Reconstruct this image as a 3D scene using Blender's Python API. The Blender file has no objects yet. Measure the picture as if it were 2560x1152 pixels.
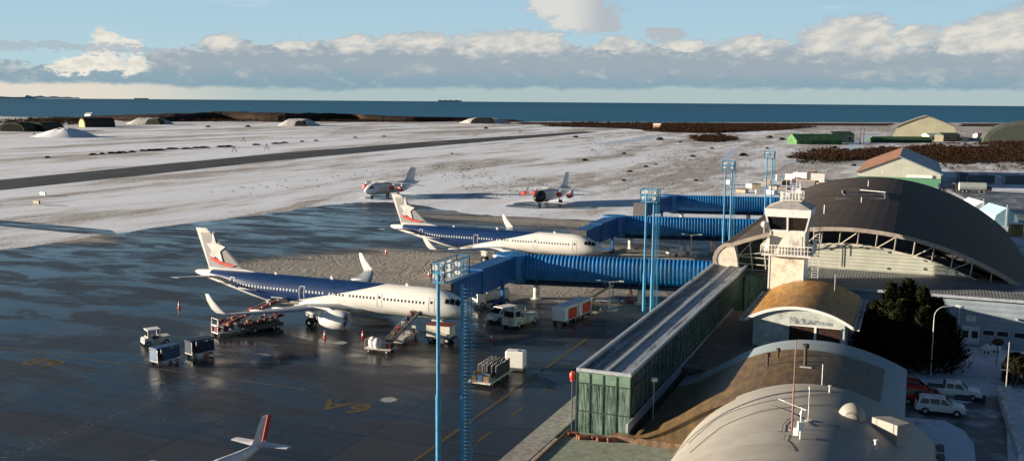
import bpy, math, random
from mathutils import Vector, Matrix
random.seed(7)
S = bpy.context.scene
COL = S.collection
R = math.radians
PI = math.pi

# ------------------------------------------------------------------ camera
# world frame: X runs along the airliners, Y runs along the glass gallery, metres, ground at z = 0
F_PX, CAM_H, HOR_Y = 2460.0, 30.4, 251.0
YAW, ROLL = R(22.3), R(0.45)
PITCH = math.atan((576 - HOR_Y) / F_PX)
fw = Vector((-math.sin(YAW) * math.cos(PITCH), math.cos(YAW) * math.cos(PITCH), -math.sin(PITCH)))
rt = Vector((math.cos(YAW), math.sin(YAW), 0))
up = rt.cross(fw)
c_, s_ = math.cos(ROLL), math.sin(ROLL)
rt, up = c_ * rt + s_ * up, -s_ * rt + c_ * up
cd = bpy.data.cameras.new('camera')
cam = bpy.data.objects.new('camera', cd)
COL.objects.link(cam)
m = Matrix((rt, up, -fw)).transposed().to_4x4()
m.translation = (0, 0, CAM_H)
cam.matrix_world = m
cd.sensor_width = 36.0
cd.lens = 36.0 * F_PX / 2560.0
cd.clip_start = 0.5
cd.clip_end = 80000
S.camera = cam


def G(px, py, z=0.0):
    """surveyed point: where the sight line of a photograph pixel meets the level z"""
    d = fw * F_PX + rt * (px - 1280) + up * (576 - py)
    t = (z - CAM_H) / d.z
    return Vector((d.x * t, d.y * t, z))


# ------------------------------------------------------------------ materials
class N:
    """tiny node expression helper"""
    def __init__(s, nt, sock): s.nt, s.k = nt, sock
    def _m(s, op, *a, clamp=False):
        n = s.nt.nodes.new('ShaderNodeMath'); n.operation = op; n.use_clamp = clamp
        for i, x in enumerate((s,) + a):
            if isinstance(x, N): s.nt.links.new(x.k, n.inputs[i])
            else: n.inputs[i].default_value = x
        return N(s.nt, n.outputs[0])
    def __add__(s, o): return s._m('ADD', o)
    __radd__ = __add__
    def __sub__(s, o): return s._m('SUBTRACT', o)
    def __rsub__(s, o): return s._m('MULTIPLY', -1.0)._m('ADD', o)
    def __mul__(s, o): return s._m('MULTIPLY', o)
    __rmul__ = __mul__
    def __truediv__(s, o): return s._m('DIVIDE', o)
    def min(s, o): return s._m('MINIMUM', o)
    def max(s, o): return s._m('MAXIMUM', o)
    def gt(s, o): return s._m('GREATER_THAN', o)
    def lt(s, o): return s._m('LESS_THAN', o)
    def abs(s): return s._m('ABSOLUTE')
    def sin(s): return s._m('SINE')
    def sqrt(s): return s._m('SQRT')
    def pw(s, e): return s._m('POWER', e)
    def clamp(s): return s._m('ADD', 0.0, clamp=True)
    def step(s, a, b):
        n = s.nt.nodes.new('ShaderNodeMapRange'); n.interpolation_type = 'SMOOTHSTEP'
        s.nt.links.new(s.k, n.inputs['Value'])
        for nm, x in (('From Min', a), ('From Max', b)):
            if isinstance(x, N): s.nt.links.new(x.k, n.inputs[nm])
            else: n.inputs[nm].default_value = x
        return N(s.nt, n.outputs['Result'])


def sep(nt, sock):
    n = nt.nodes.new('ShaderNodeSeparateXYZ'); nt.links.new(sock, n.inputs[0])
    return [N(nt, n.outputs[i]) for i in range(3)]


def comb(nt, x, y, z):
    n = nt.nodes.new('ShaderNodeCombineXYZ')
    for i, v in enumerate((x, y, z)):
        if isinstance(v, N): nt.links.new(v.k, n.inputs[i])
        else: n.inputs[i].default_value = v
    return n.outputs[0]


def noise(nt, vec, scale, detail=4, rough=0.55, dist=0.0):
    n = nt.nodes.new('ShaderNodeTexNoise')
    nt.links.new(vec, n.inputs['Vector'])
    n.inputs['Scale'].default_value = scale
    n.inputs['Detail'].default_value = detail
    n.inputs['Roughness'].default_value = rough
    n.inputs['Distortion'].default_value = dist
    return N(nt, n.outputs['Fac'])


def mixc(nt, f, a, b, mode='MIX'):
    n = nt.nodes.new('ShaderNodeMix'); n.data_type = 'RGBA'; n.blend_type = mode
    if isinstance(f, N): nt.links.new(f.k, n.inputs[0])
    else: n.inputs[0].default_value = f
    for i, v in ((6, a), (7, b)):
        if isinstance(v, tuple): n.inputs[i].default_value = (v[0], v[1], v[2], 1)
        else: nt.links.new(v, n.inputs[i])
    return n.outputs[2]


def new_mat(name):
    m = bpy.data.materials.new(name); m.use_nodes = True
    nt = m.node_tree
    b = nt.nodes['Principled BSDF']
    tc = nt.nodes.new('ShaderNodeTexCoord')
    return m, nt, b, tc


def bump(nt, b, h, strength=0.3, dist=0.1):
    n = nt.nodes.new('ShaderNodeBump')
    n.inputs['Strength'].default_value = strength
    n.inputs['Distance'].default_value = dist
    nt.links.new(h.k, n.inputs['Height'])
    nt.links.new(n.outputs[0], b.inputs['Normal'])


MATS = {}


def mat(name, col, rough=0.5, metal=0.0, var=0.18, scale=1.5, dirt=None, dirt_amt=0.0, bmp=0.0, ribs=None, world=False):
    """painted / bare surface with uneven tone, optional dirt colour and optional ribs (axis, per metre, depth)"""
    if name in MATS: return MATS[name]
    m, nt, b, tc = new_mat(name)
    v = tc.outputs['Object']
    n1 = noise(nt, v, scale, 5, 0.65)
    dark = tuple(c * (1 - var) for c in col); lite = tuple(min(1, c * (1 + var * 0.6)) for c in col)
    c = mixc(nt, n1.step(0.35, 0.65), dark, lite)
    if dirt:
        n2 = noise(nt, v, scale * 0.45, 6, 0.7)
        c = mixc(nt, n2.step(0.62 - dirt_amt * 0.35, 0.78 - dirt_amt * 0.25) * 0.85, c, dirt)
    nt.links.new(c, b.inputs['Base Color'])
    r = (n1 * 0.25 + (rough - 0.1)).clamp()
    nt.links.new(r.k, b.inputs['Roughness'])
    b.inputs['Metallic'].default_value = metal
    if rough > 0.54: b.inputs['Specular IOR Level'].default_value = 0.18
    if ribs:
        x = sep(nt, v)[ribs[0]]
        h = (x * (2 * PI * ribs[1])).sin()
        bump(nt, b, h * 0.5 + 0.5, 1.0, ribs[2])
    elif bmp:
        bump(nt, b, noise(nt, v, scale * 6, 4), bmp, 0.05)
    MATS[name] = m
    return m


# ------------------------------------------------------------------ mesh builder
class MB:
    def __init__(s): s.v, s.f, s.mi = [], [], []
    def add(s, vs, fs, mi=0):
        o = len(s.v); s.v += [tuple(p) for p in vs]
        for f in fs: s.f.append(tuple(i + o for i in f)); s.mi.append(mi)
        return s
    def box(s, c, d, rz=0.0, ry=0.0, mi=0, taper=1.0, rx=0.0):
        M = Matrix.Rotation(rz, 3, 'Z') @ Matrix.Rotation(ry, 3, 'Y') @ Matrix.Rotation(rx, 3, 'X')
        vs = []
        for sz in (-1, 1):
            k = taper if sz > 0 else 1
            for sx, sy in ((-1, -1), (1, -1), (1, 1), (-1, 1)):
                vs.append(Vector(c) + M @ Vector((sx * d[0] / 2 * k, sy * d[1] / 2 * k, sz * d[2] / 2)))
        return s.add(vs, [(3, 2, 1, 0), (4, 5, 6, 7), (0, 1, 5, 4), (1, 2, 6, 5), (2, 3, 7, 6), (3, 0, 4, 7)], mi)
    def b2(s, x0, x1, y0, y1, z0, z1, mi=0):
        return s.box(((x0 + x1) / 2, (y0 + y1) / 2, (z0 + z1) / 2), (abs(x1 - x0), abs(y1 - y0), abs(z1 - z0)), mi=mi)
    def cyl(s, p0, p1, r0, r1=None, n=10, mi=0, caps=True):
        p0, p1 = Vector(p0), Vector(p1)
        r1 = r0 if r1 is None else r1
        a = (p1 - p0).normalized()
        t = Vector((0, 0, 1)) if abs(a.z) < 0.9 else Vector((1, 0, 0))
        u = a.cross(t).normalized(); w = a.cross(u)
        vs = []
        for p, r in ((p0, r0), (p1, r1)):
            for i in range(n):
                q = 2 * PI * i / n
                vs.append(p + (u * math.cos(q) + w * math.sin(q)) * r)
        fs = [(i, i + n, (i + 1) % n + n, (i + 1) % n) for i in range(n)]
        if caps: fs += [tuple(range(n)), tuple(range(2 * n - 1, n - 1, -1))]
        return s.add(vs, fs, mi)
    def bar(s, p0, p1, w, h=None, mi=0):
        p0, p1 = Vector(p0), Vector(p1); h = h or w
        a = (p1 - p0).normalized()
        t = Vector((0, 0, 1)) if abs(a.z) < 0.95 else Vector((1, 0, 0))
        u = a.cross(t).normalized(); q = u.cross(a).normalized()
        vs = []
        for p in (p0, p1):
            for i, j in ((-1, -1), (1, -1), (1, 1), (-1, 1)): vs.append(p + u * (i * w / 2) + q * (j * h / 2))
        return s.add(vs, [(0, 1, 2, 3), (7, 6, 5, 4), (0, 4, 5, 1), (1, 5, 6, 2), (2, 6, 7, 3), (3, 7, 4, 0)], mi)
    def loft(s, rings, mi=0, close=True, caps=True):
        n = len(rings[0]); o = []
        for r in rings: o += r
        fs = []
        for k in range(len(rings) - 1):
            for i in range(n if close else n - 1):
                j = (i + 1) % n
                fs.append((k * n + i, k * n + j, (k + 1) * n + j, (k + 1) * n + i))
        if caps and close:
            fs.append(tuple(range(n - 1, -1, -1))); fs.append(tuple(range((len(rings) - 1) * n, len(rings) * n)))
        return s.add(o, fs, mi)
    def prism(s, poly, ax, a, b, mi=0):
        """poly of 2-D points extruded along axis ax from a to b"""
        def P(q, t):
            return {0: (t, q[0], q[1]), 1: (q[0], t, q[1]), 2: (q[0], q[1], t)}[ax]
        n = len(poly)
        vs = [P(q, a) for q in poly] + [P(q, b) for q in poly]
        fs = [tuple(range(n)), tuple(range(2 * n - 1, n - 1, -1))] + [(i, i + n, (i + 1) % n + n, (i + 1) % n) for i in range(n)]
        return s.add(vs, fs, mi)
    def ball(s, c, r, seg=12, rings=8, mi=0):
        if not isinstance(r, (tuple, list)): r = (r, r, r)
        R_ = []
        for k in range(rings + 1):
            t = PI * k / rings
            t = min(max(t, 0.02), PI - 0.02)
            R_.append([(c[0] + r[0] * math.sin(t) * math.cos(2 * PI * i / seg), c[1] + r[1] * math.sin(t) * math.sin(2 * PI * i / seg), c[2] - r[2] * math.cos(t)) for i in range(seg)])
        return s.loft(R_, mi)
    def build(s, name, mats, parent=None, smooth=False, loc=None, bevel=0.0):
        me = bpy.data.meshes.new(name)
        me.from_pydata(s.v, [], s.f)
        if not isinstance(mats, (list, tuple)): mats = [mats]
        for m in mats: me.materials.append(m)
        me.polygons.foreach_set('material_index', s.mi)
        if smooth: me.polygons.foreach_set('use_smooth', [True] * len(s.f))
        me.validate(); me.update()
        import bmesh
        bm = bmesh.new(); bm.from_mesh(me); bmesh.ops.recalc_face_normals(bm, faces=bm.faces); bm.to_mesh(me); bm.free()
        if smooth:
            try: me.set_sharp_from_angle(angle=R(38))
            except Exception: pass
        o = bpy.data.objects.new(name, me); COL.objects.link(o)
        if parent: o.parent = parent
        if loc: o.location = loc
        if bevel:
            b = o.modifiers.new('bevel', 'BEVEL'); b.width = bevel; b.segments = 2; b.limit_method = 'ANGLE'
        return o


def tag(o, label, cat, group=None):
    o['label'] = label; o['category'] = cat
    if group: o['group'] = group
    return o


def thing(name, label, cat, loc=(0, 0, 0), rz=0.0, group=None):
    o = bpy.data.objects.new(name, None); COL.objects.link(o)
    o.empty_display_size = 0.3
    o.location = loc; o.rotation_euler = (0, 0, rz)
    return tag(o, label, cat, group)


def copy_thing(src, loc, rz, label, scale=None):
    kids = {}
    def cp(o, par):
        c = o.copy(); COL.objects.link(c); c.parent = par
        for ch in [x for x in CH.get(o.name, [])]: cp(ch, c)
        return c
    CH = {}
    for x in COL.objects:
        if x.parent: CH.setdefault(x.parent.name, []).append(x)
    c = cp(src, None)
    c.location = loc; c.rotation_euler = (0, 0, rz); c['label'] = label
    if scale: c.scale = scale
    return c


def structure(o, kind='structure'):
    o['kind'] = kind
    return o


# ------------------------------------------------------------------ palette
WHITE = mat('white_paint', (0.78, 0.77, 0.74), 0.35, var=0.06, dirt=(0.5, 0.46, 0.4), dirt_amt=0.15)
WHITE_D = mat('worn_white_paint', (0.66, 0.64, 0.6), 0.55, var=0.15, dirt=(0.3, 0.27, 0.22), dirt_amt=0.45)
GREY = mat('grey_paint', (0.42, 0.43, 0.44), 0.5)
LGREY = mat('light_grey_paint', (0.58, 0.6, 0.62), 0.45)
DGREY = mat('dark_grey', (0.09, 0.09, 0.1), 0.6)
RUBBER = mat('rubber', (0.025, 0.025, 0.025), 0.8)
STEEL = mat('galvanised_steel', (0.5, 0.5, 0.49), 0.4, 0.6)
GLASSD = mat('dark_glass', (0.015, 0.018, 0.02), 0.08, var=0.3)
RED = mat('red_paint', (0.5, 0.05, 0.035), 0.45)
DRED = mat('dark_red', (0.16, 0.03, 0.03), 0.6)
BLUE = mat('bridge_blue', (0.005, 0.145, 0.40), 0.5, var=0.3, scale=0.5, dirt=(0.03, 0.13, 0.27), dirt_amt=0.35)
TURQ = mat('mast_blue', (0.025, 0.22, 0.42), 0.5, var=0.2)
NAVY = mat('dark_navy', (0.02, 0.035, 0.07), 0.6)
YELLOW = mat('yellow_paint', (0.11, 0.082, 0.03), 0.6, var=0.35, scale=3)
WOOD = mat('brown_wood', (0.2, 0.12, 0.06), 0.7)
BEIGE = mat('beige_cladding', (0.62, 0.56, 0.47), 0.6)
CREAMW = mat('cream_wall', (0.72, 0.67, 0.56), 0.7, var=0.1, dirt=(0.38, 0.33, 0.26), dirt_amt=0.35)
# ------------------------------------------------------------------ light and sky
SUN_TRAVEL = R(70); SUN_EL = R(9.0)   # travel direction measured from +Y towards +X
tr = Vector((math.sin(SUN_TRAVEL) * math.cos(SUN_EL), math.cos(SUN_TRAVEL) * math.cos(SUN_EL), -math.sin(SUN_EL)))
ld = bpy.data.lights.new('sun', 'SUN'); ld.energy = 5.0; ld.angle = R(0.5); ld.color = (1.0, 0.85, 0.66)
sun = bpy.data.objects.new('sun', ld); COL.objects.link(sun)
sun.rotation_euler = tr.to_track_quat('-Z', 'Y').to_euler()

EXPO = 2.55
W = bpy.data.worlds.new('World'); S.world = W; W.use_nodes = True
nt = W.node_tree; nt.nodes.clear()
out = nt.nodes.new('ShaderNodeOutputWorld'); bg = nt.nodes.new('ShaderNodeBackground')
nt.links.new(bg.outputs[0], out.inputs[0])
sky = nt.nodes.new('ShaderNodeTexSky'); sky.sky_type = 'NISHITA'; sky.sun_disc = False
sky.sun_elevation = SUN_EL
sky.sun_rotation = math.atan2(-tr.x, -tr.y)      # towards the sun, clockwise from +Y
sky.air_density = 1.0; sky.dust_density = 0.6; sky.ozone_density = 2.0; sky.altitude = 30
tc = nt.nodes.new('ShaderNodeTexCoord')
X, Y, Z = sep(nt, tc.outputs['Generated'])
# bearing from the northern reference and elevation, both in radians
az = X._m('ARCTAN2', Y) + YAW
el = Z._m('ARCSINE')
a = az; e = el
vec = comb(nt, a, e * 2.2, 0.0)
n_big = noise(nt, vec, 9.0, 6, 0.6)
n_mid = noise(nt, vec, 26.0, 6, 0.62)
n_fine = noise(nt, vec, 80.0, 4, 0.6)
warp = noise(nt, comb(nt, a + 5.0, e * 1.5, 3.0), 34.0, 5, 0.6)
n_xf = noise(nt, vec, 190.0, 4, 0.65)
aw = a + (n_mid - 0.5) * 0.040 + (n_fine - 0.5) * 0.022 + (n_xf - 0.5) * 0.008
ew = e + (warp - 0.5) * 0.020 + (n_fine - 0.5) * 0.016 + (n_xf - 0.5) * 0.006


def A_(px): return math.atan((px - 1280) / F_PX)
def E_(px, py): return math.atan((251 + (px - 1280) * 0.00785 - py) / F_PX) * math.cos(A_(px))


def blob(px, py, rx, ry, w=1.0):
    dx = (aw - A_(px)) * (F_PX / rx); dy = (ew - E_(px, py)) * (F_PX / ry)
    d = (dx * dx + dy * dy).sqrt()
    return (1.0 - d).max(0.0) * w


bumps = [(1040, 112, 130, 34), (1240, 118, 150, 46), (1330, 112, 110, 36), (560, 118, 60, 34), (900, 118, 90, 30), (2100, 118, 150, 80),
         (1860, 120, 110, 32), (2270, 100, 60, 34), (2380, 105, 70, 46), (2520, 95, 150, 75), (1540, 120, 90, 26), (2620, 60, 130, 90), (2130, 95, 110, 60), (1700, 118, 70, 20), (740, 118, 60, 16)]
lit_blobs = [(282, 104, 38, 34), (255, 120, 45, 16), (338, 116, 34, 22), (205, 162, 62, 24), (262, 150, 66, 26), (322, 170, 60, 18), (346, 150, 22, 30), (165, 175, 50, 12), (240, 174, 70, 14)]
free_dark = [(1450, 45, 120, 58), (1380, 20, 95, 40), (1500, 60, 60, 42), (1655, 92, 62, 16)]
thin = [(80, 116, 260, 14), (300, 128, 170, 10), (-100, 112, 260, 20)]
t_b = None
for q in bumps: x = blob(*q); t_b = x if t_b is None else t_b.max(x)
l_b = None
for q in lit_blobs: x = blob(*q); l_b = x if l_b is None else l_b.max(x)
f_b = None
for q in free_dark: x = blob(*q); f_b = x if f_b is None else f_b.max(x)
h_b = None
for q in thin: x = blob(*q); h_b = x if h_b is None else h_b.max(x)
# the long bank of stratocumulus round the horizon
topE = (n_mid - 0.5) * 0.022 + 0.051 + a.step(-0.5, -0.33) * 0.004
leftgap = a.step(-0.28, -0.40)                        # towards the left the bank thins out
topE = topE - leftgap * 0.022
baseE = 0.0125 + (n_big - 0.5) * 0.010 + a.step(0.05, -0.2) * -0.004 + leftgap * 0.004
eb = e + (warp - 0.5) * 0.010 + (n_mid - 0.5) * 0.004
bank = ew.step(topE + 0.002, topE - 0.004) * eb.step(baseE - 0.002, baseE + 0.003)
d_b = t_b.step(0.04, 0.34)
d_l = l_b.step(0.04, 0.48)
d_f = f_b.step(0.10, 0.36)
d_h = h_b.step(0.08, 0.4) * 0.8
wisps = noise(nt, comb(nt, a * 0.9, e * 9.0, 1.0), 7.0, 6, 0.6).step(0.56, 0.78) * e.step(0.07, 0.10) * 0.5
below = e.step(0.016, 0.0) * 0.25
# brightness inside the bank: sunlit crests, grey-blue bellies
crest = ((ew - (topE - 0.012)) * (1 / 0.012)).clamp()
shade = noise(nt, comb(nt, a - e * 0.8, e * 2.0, 7.0), 42.0, 5, 0.6)
lit = (crest * n_fine.step(0.38, 0.62) * 0.55).max(t_b.step(0.02, 0.5) * (ew + (shade - 0.5) * 0.03).step(0.034, 0.056) * (0.45 + shade.step(0.35, 0.65) * 0.55)).max(n_mid.step(0.52, 0.74) * 0.38)
C_GREY = (0.335, 0.40, 0.455); C_LOW = (0.24, 0.37, 0.45); C_LIT = (0.78, 0.74, 0.66); C_SUN = (0.86, 0.82, 0.73)
sky_s = mixc(nt, 1.0, sky.outputs[0], (0.055, 0.063, 0.075), 'MULTIPLY')
# clear air: Nishita pulled towards the pale blue of the photograph near the horizon
clear = mixc(nt, e.step(0.40, 0.14) * 0.9, sky_s, (0.10, 0.24, 0.38))
clear = mixc(nt, e.step(0.20, 0.08) * 0.97, clear, (0.41, 0.61, 0.735))
clear = mixc(nt, e.step(0.095, 0.03) * 0.6, clear, (0.50, 0.67, 0.70))
gap = mixc(nt, a.step(-0.22, -0.42), (0.43, 0.53, 0.53), (0.80, 0.72, 0.60))
c = mixc(nt, e.step(0.022, 0.010) * 0.92, clear, gap)
c = mixc(nt, wisps, c, (0.72, 0.80, 0.82))
body = mixc(nt, ew.step(0.035, 0.012), C_GREY, C_LOW)
body = mixc(nt, lit.clamp(), body, C_LIT)
c = mixc(nt, bank.max(d_b * eb.step(baseE - 0.002, baseE + 0.003)).clamp() * 0.95, c, body)
c = mixc(nt, d_l, c, mixc(nt, n_fine.step(0.35, 0.6), (0.70, 0.68, 0.62), C_SUN))
c = mixc(nt, d_h.clamp(), c, (0.42, 0.50, 0.55))
c = mixc(nt, d_f * 0.92, c, mixc(nt, (f_b.step(0.05, 0.5) * a.step(0.095, 0.05)).clamp(), (0.46, 0.50, 0.53), (0.74, 0.72, 0.67)))
# under the horizon: plain dim water-blue
c = mixc(nt, e.step(-0.002, -0.02), c, (0.12, 0.22, 0.30))
nt.links.new(c, bg.inputs[0])
bg.inputs[1].default_value = 1.0 / EXPO

S.view_settings.view_transform = 'Standard'; S.view_settings.look = 'None'
S.view_settings.exposure = math.log2(EXPO); S.view_settings.gamma = 1.0
S.cycles.max_bounces = 6; S.cycles.transparent_max_bounces = 8
S.cycles.use_denoising = True

# ------------------------------------------------------------------ ground, sea
def sheet(name, pts, z, m, kind='structure', sub=None):
    mb = MB(); mb.add([(p[0], p[1], z) for p in pts], [tuple(range(len(pts)))])
    return structure(mb.build(name, m), kind)


def vx_(x, y, nt, v):
    return x + (noise(nt, v, 0.012, 2) - 0.5) * 40.0


def snow_mat():
    m, nt, b, tc = new_mat('snowy_field')
    v = tc.outputs['Object']; x, y, z = sep(nt, v)
    vs = comb(nt, x * 1.0, y * 0.22, 0.0)
    vw = comb(nt, x + (noise(nt, v, 0.01, 3) - 0.5) * 60.0, y * 0.16, 0.0)
    n1 = noise(nt, vw, 0.026, 7, 0.66)
    n2 = noise(nt, vs, 0.15, 6, 0.72)
    n3 = noise(nt, v, 0.9, 5, 0.75)
    # thin snow over grass: more bare grass away from the runway strip and towards the east
    far = y.step(350.0, 1100.0)
    east = x.step(-240.0, -20.0)
    n4 = noise(nt, comb(nt, vx_(x, y, nt, v), y * 0.07, 3.0), 0.075, 5, 0.6)
    t = n1 * 0.50 + n4 * 0.20 + n2 * 0.24 + n3 * 0.12 + far * 0.03 + east * y.step(250.0, 420.0) * 0.045
    grass = t.step(0.545, 0.61)
    shore = y.step(1060.0, 1250.0)
    grass = grass.max(shore * n2.step(0.30, 0.5) * 0.9)
    grass = grass * (0.35 + n3.step(0.35, 0.6) * 0.65)
    tint = t.step(0.50, 0.575)
    snow = mixc(nt, n2.step(0.3, 0.7), (0.70, 0.745, 0.83), (0.82, 0.86, 0.93))
    snow = mixc(nt, tint * 0.5, snow, (0.43, 0.40, 0.36))
    gr = mixc(nt, n3.step(0.35, 0.65), (0.24, 0.18, 0.12), (0.13, 0.10, 0.075))
    spk = noise(nt, comb(nt, x, y * 0.6, 0.0), 0.55, 5, 0.85).step(0.53, 0.62) * (east * 0.5 + 0.3 + far * 0.25).clamp() * (n2 * 0.6 + n4 * 0.4).step(0.47, 0.56)
    cc = mixc(nt, (grass * 0.78).max(spk * 0.7), snow, gr)
    nt.links.new(cc, b.inputs['Base Color'])
    b.inputs['Roughness'].default_value = 0.85
    b.inputs['Specular IOR Level'].default_value = 0.2
    bump(nt, b, n3 * 0.6 + n2, 0.5, 0.25)
    return m


def asphalt_mat():
    """wet apron: dark slabs, water films, packed slush where the ploughs left it"""
    m, nt, b, tc = new_mat('wet_apron')
    v = tc.outputs['Object']; x, y, z = sep(nt, v)
    st = comb(nt, x * 0.35, y, 0.0)
    n1 = noise(nt, st, 0.14, 7, 0.68, 0.6)
    n2 = noise(nt, st, 0.7, 6, 0.7)
    n3 = noise(nt, v, 3.0, 4, 0.7)
    nL = noise(nt, v, 0.018, 3, 0.5)
    sx = ((x * (1 / 7.5))._m('FRACT') - 0.5).abs().gt(0.485); sy = ((y * (1 / 7.5))._m('FRACT') - 0.5).abs().gt(0.485)
    joint = sx.max(sy)
    slab = noise(nt, comb(nt, (x * (1 / 7.5))._m('FLOOR'), (y * (1 / 7.5))._m('FLOOR'), 0.0), 3.7, 1)
    base = mixc(nt, slab.step(0.3, 0.7), (0.017, 0.018, 0.021), (0.028, 0.028, 0.030))
    base = mixc(nt, n2.step(0.4, 0.7) * 0.5, base, (0.036, 0.036, 0.037))
    base = mixc(nt, joint * 0.8, base, (0.006, 0.006, 0.008))
    base = mixc(nt, noise(nt, comb(nt, x, y * 0.12, 5.0), 0.5, 5, 0.8).step(0.60, 0.70) * 0.35, base, (0.075, 0.07, 0.062))
    # slush fields (world positions of the ploughed heaps)
    def ell(cx, cy, rx, ry):
        dx = (x - cx) * (1 / rx); dy = (y - cy) * (1 / ry)
        return 1.0 - (dx * dx + dy * dy).sqrt()
    sl = ell(-100, 148, 17, 13).max(ell(-86, 157, 24, 20) ).max(ell(-176, 158, 20, 8)).max(ell(-60, 186, 26, 14) * 0.7).max(ell(-56, 150, 20, 14) * 0.6).max(ell(-82, 232, 40, 10) * 0.6).max(ell(-40, 134, 6, 4))
    swirl = n_swirl = ((noise(nt, v, 0.13, 2, 0.5, 1.0) * 75.0).sin() * 0.5 + 0.5)
    slm = (sl + (n1 - 0.5) * 1.9 + (n2 - 0.5) * 1.1).step(-0.30, 0.42)
    slush = mixc(nt, swirl * 0.45, (0.44, 0.40, 0.34), (0.17, 0.15, 0.125))
    frost = (noise(nt, st, 0.24, 7, 0.75, 0.3).step(0.60, 0.72) * y.step(110.0, 200.0) * 0.35)
    pl = noise(nt, v, 2.2, 4, 0.8).step(0.56, 0.64) * ((x + 70.2 + (n2 - 0.5) * 1.5).abs().step(1.5, 0.3)) * y.step(50.0, 62.0) * y.step(96.0, 84.0)
    cc = mixc(nt, frost.max(pl * 0.7), base, (0.26, 0.27, 0.28))
    cc = mixc(nt, slm * 0.8, cc, slush)
    nt.links.new(cc, b.inputs['Base Color'])
    wet = n1.step(0.42, 0.58)
    rg = (0.42 + (slab - 0.5) * 0.35 - wet * 0.26 + slm * 0.45 + (n2 - 0.5) * 0.1 + frost * 0.6).clamp()
    nt.links.new(rg.k, b.inputs['Roughness'])
    b.inputs['IOR'].default_value = 1.40
    bump(nt, b, n3 * 0.25 * (1.0 - wet * 0.9) + slm * swirl * 2.0 + n2 * 0.6, 0.3, 0.06)
    return m


def sea_mat():
    m, nt, b, tc = new_mat('sea_water')
    v = tc.outputs['Object']; x, y, z = sep(nt, v)
    st = comb(nt, x * 0.12, y, 0.0)
    n1 = noise(nt, st, 0.004, 5, 0.6); n2 = noise(nt, st, 0.03, 4, 0.7)
    far = y.step(1500.0, 9000.0)
    cc = mixc(nt, n1.step(0.35, 0.65) * 0.6, (0.018, 0.115, 0.215), (0.030, 0.150, 0.260))
    cc = mixc(nt, far * 0.6, cc, (0.016, 0.092, 0.175))
    nt.links.new(cc, b.inputs['Base Color'])
    b.inputs['Roughness'].default_value = 0.6
    b.inputs['Specular IOR Level'].default_value = 0.12
    bump(nt, b, n2, 0.6, 2.0)
    return m


SNOW = snow_mat(); APRON = asphalt_mat()
shore_px = [(0, 291), (350, 300), (900, 303), (1280, 304), (1700, 306), (2100, 306), (2560, 307)]
sp = [G(*q) for q in shore_px]
far_l = sp[0] + (sp[0] - sp[1]).normalized() * 3000; far_r = sp[-1] + (sp[-1] - sp[-2]).normalized() * 4000
shore = [far_l]
pts = sp
for i in range(len(pts) - 1):
    for k in range(6):
        q = pts[i].lerp(pts[i + 1], k / 6); q = q + Vector((0, random.uniform(-14, 14), 0)); shore.append(q)
shore += [pts[-1], far_r]
ground = [(far_l.x - 500, -400), (far_r.x + 500, -400)] + [(p.x, p.y) for p in reversed(shore)]
sheet('ground', ground, 0.0, SNOW)
mb = MB(); n = 72
mb.add([(0, 0, -9)] + [(23500 * math.cos(2 * PI * i / n), 23500 * math.sin(2 * PI * i / n), -9) for i in range(n)], [(0, i + 1, (i + 1) % n + 1) for i in range(n)])
structure(mb.build('sea', sea_mat()))

runway_m = mat('runway_asphalt', (0.050, 0.055, 0.065), 0.75, var=0.3, scale=0.06, dirt=(0.2, 0.2, 0.2), dirt_amt=0.2)
U = [G(*q) for q in ((-500, 497), (0, 450), (350, 416), (700, 383), (1080, 353), (1460, 329))]
L = [G(*q) for q in ((-500, 528), (0, 476), (350, 439), (700, 401), (1080, 366), (1500, 330.5))]
sheet('runway', [(p.x, p.y) for p in U] + [(p.x, p.y) for p in reversed(L)], 0.02, runway_m)
ice = mat('icy_shaded_road', (0.50, 0.58, 0.68), 0.55, var=0.12, scale=0.05)  # ice tone, with the blue of shaded snow put into the colour
sheet('taxiway', [G(*q).xy for q in ((1475, 362), (1560, 350), (1640, 339), (1665, 340), (1610, 352), (1530, 362))], 0.012, ice)
sheet('service_road', [G(*q).xy for q in ((2150, 338), (2195, 338), (2185, 352), (2150, 372), (2060, 390), (1990, 408), (1955, 408), (2020, 388), (2110, 366), (2150, 352))], 0.016, ice)
sheet('dirt_track', [G(*q).xy for q in ((1830, 372), (1850, 372), (1825, 398), (1790, 408))], 0.008, ice)
sheet('taxiway', [(-420, 188), (-300, 181), (-209, 176), (-171, 173.2), (-164, 168), (-172, 165.5), (-205, 168), (-300, 172), (-420, 176)], 0.008, APRON)
ap = [(-160, -60), (-165, 60), (-168.2, 140.8), (-166.6, 158), (-165.3, 176), (-161, 200), (-158.4, 221), (-157, 240), (-153, 252), (-140, 258), (-128, 250), (-112, 240), (-100, 238), (-75, 240), (-50, 238), (-24, 240), (-21.5, 146), (-21.5, 40), (-21.5, -60)]
apj = []
for i in range(len(ap) - 1):
    for k in range(5):
        t = k / 5; x = ap[i][0] * (1 - t) + ap[i + 1][0] * t; y = ap[i][1] * (1 - t) + ap[i + 1][1] * t
        j = 1.2 if 2 <= i < 15 and k else 0
        apj.append((x + random.uniform(-j, j), y + random.uniform(-j, j)))
apj.append(ap[-1])
sheet('apron', apj, 0.004 + 0.02, APRON)
# dark oval patches of apron surface under the two parked jets
for cx, cy, rx, ry, nm in ((-99, 268, 13, 8, 'apron_patch'), (-150, 272, 12, 9, 'apron_patch')):
    pp = []
    for k in range(36):
        q = 2 * PI * k / 36; f = 1 + 0.22 * math.sin(3 * q + cx) + random.uniform(-.08, .08)
        pp.append((cx + rx * f * math.cos(q), cy + ry * f * math.sin(q)))
    sheet(nm, pp, 0.012, APRON)
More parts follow.
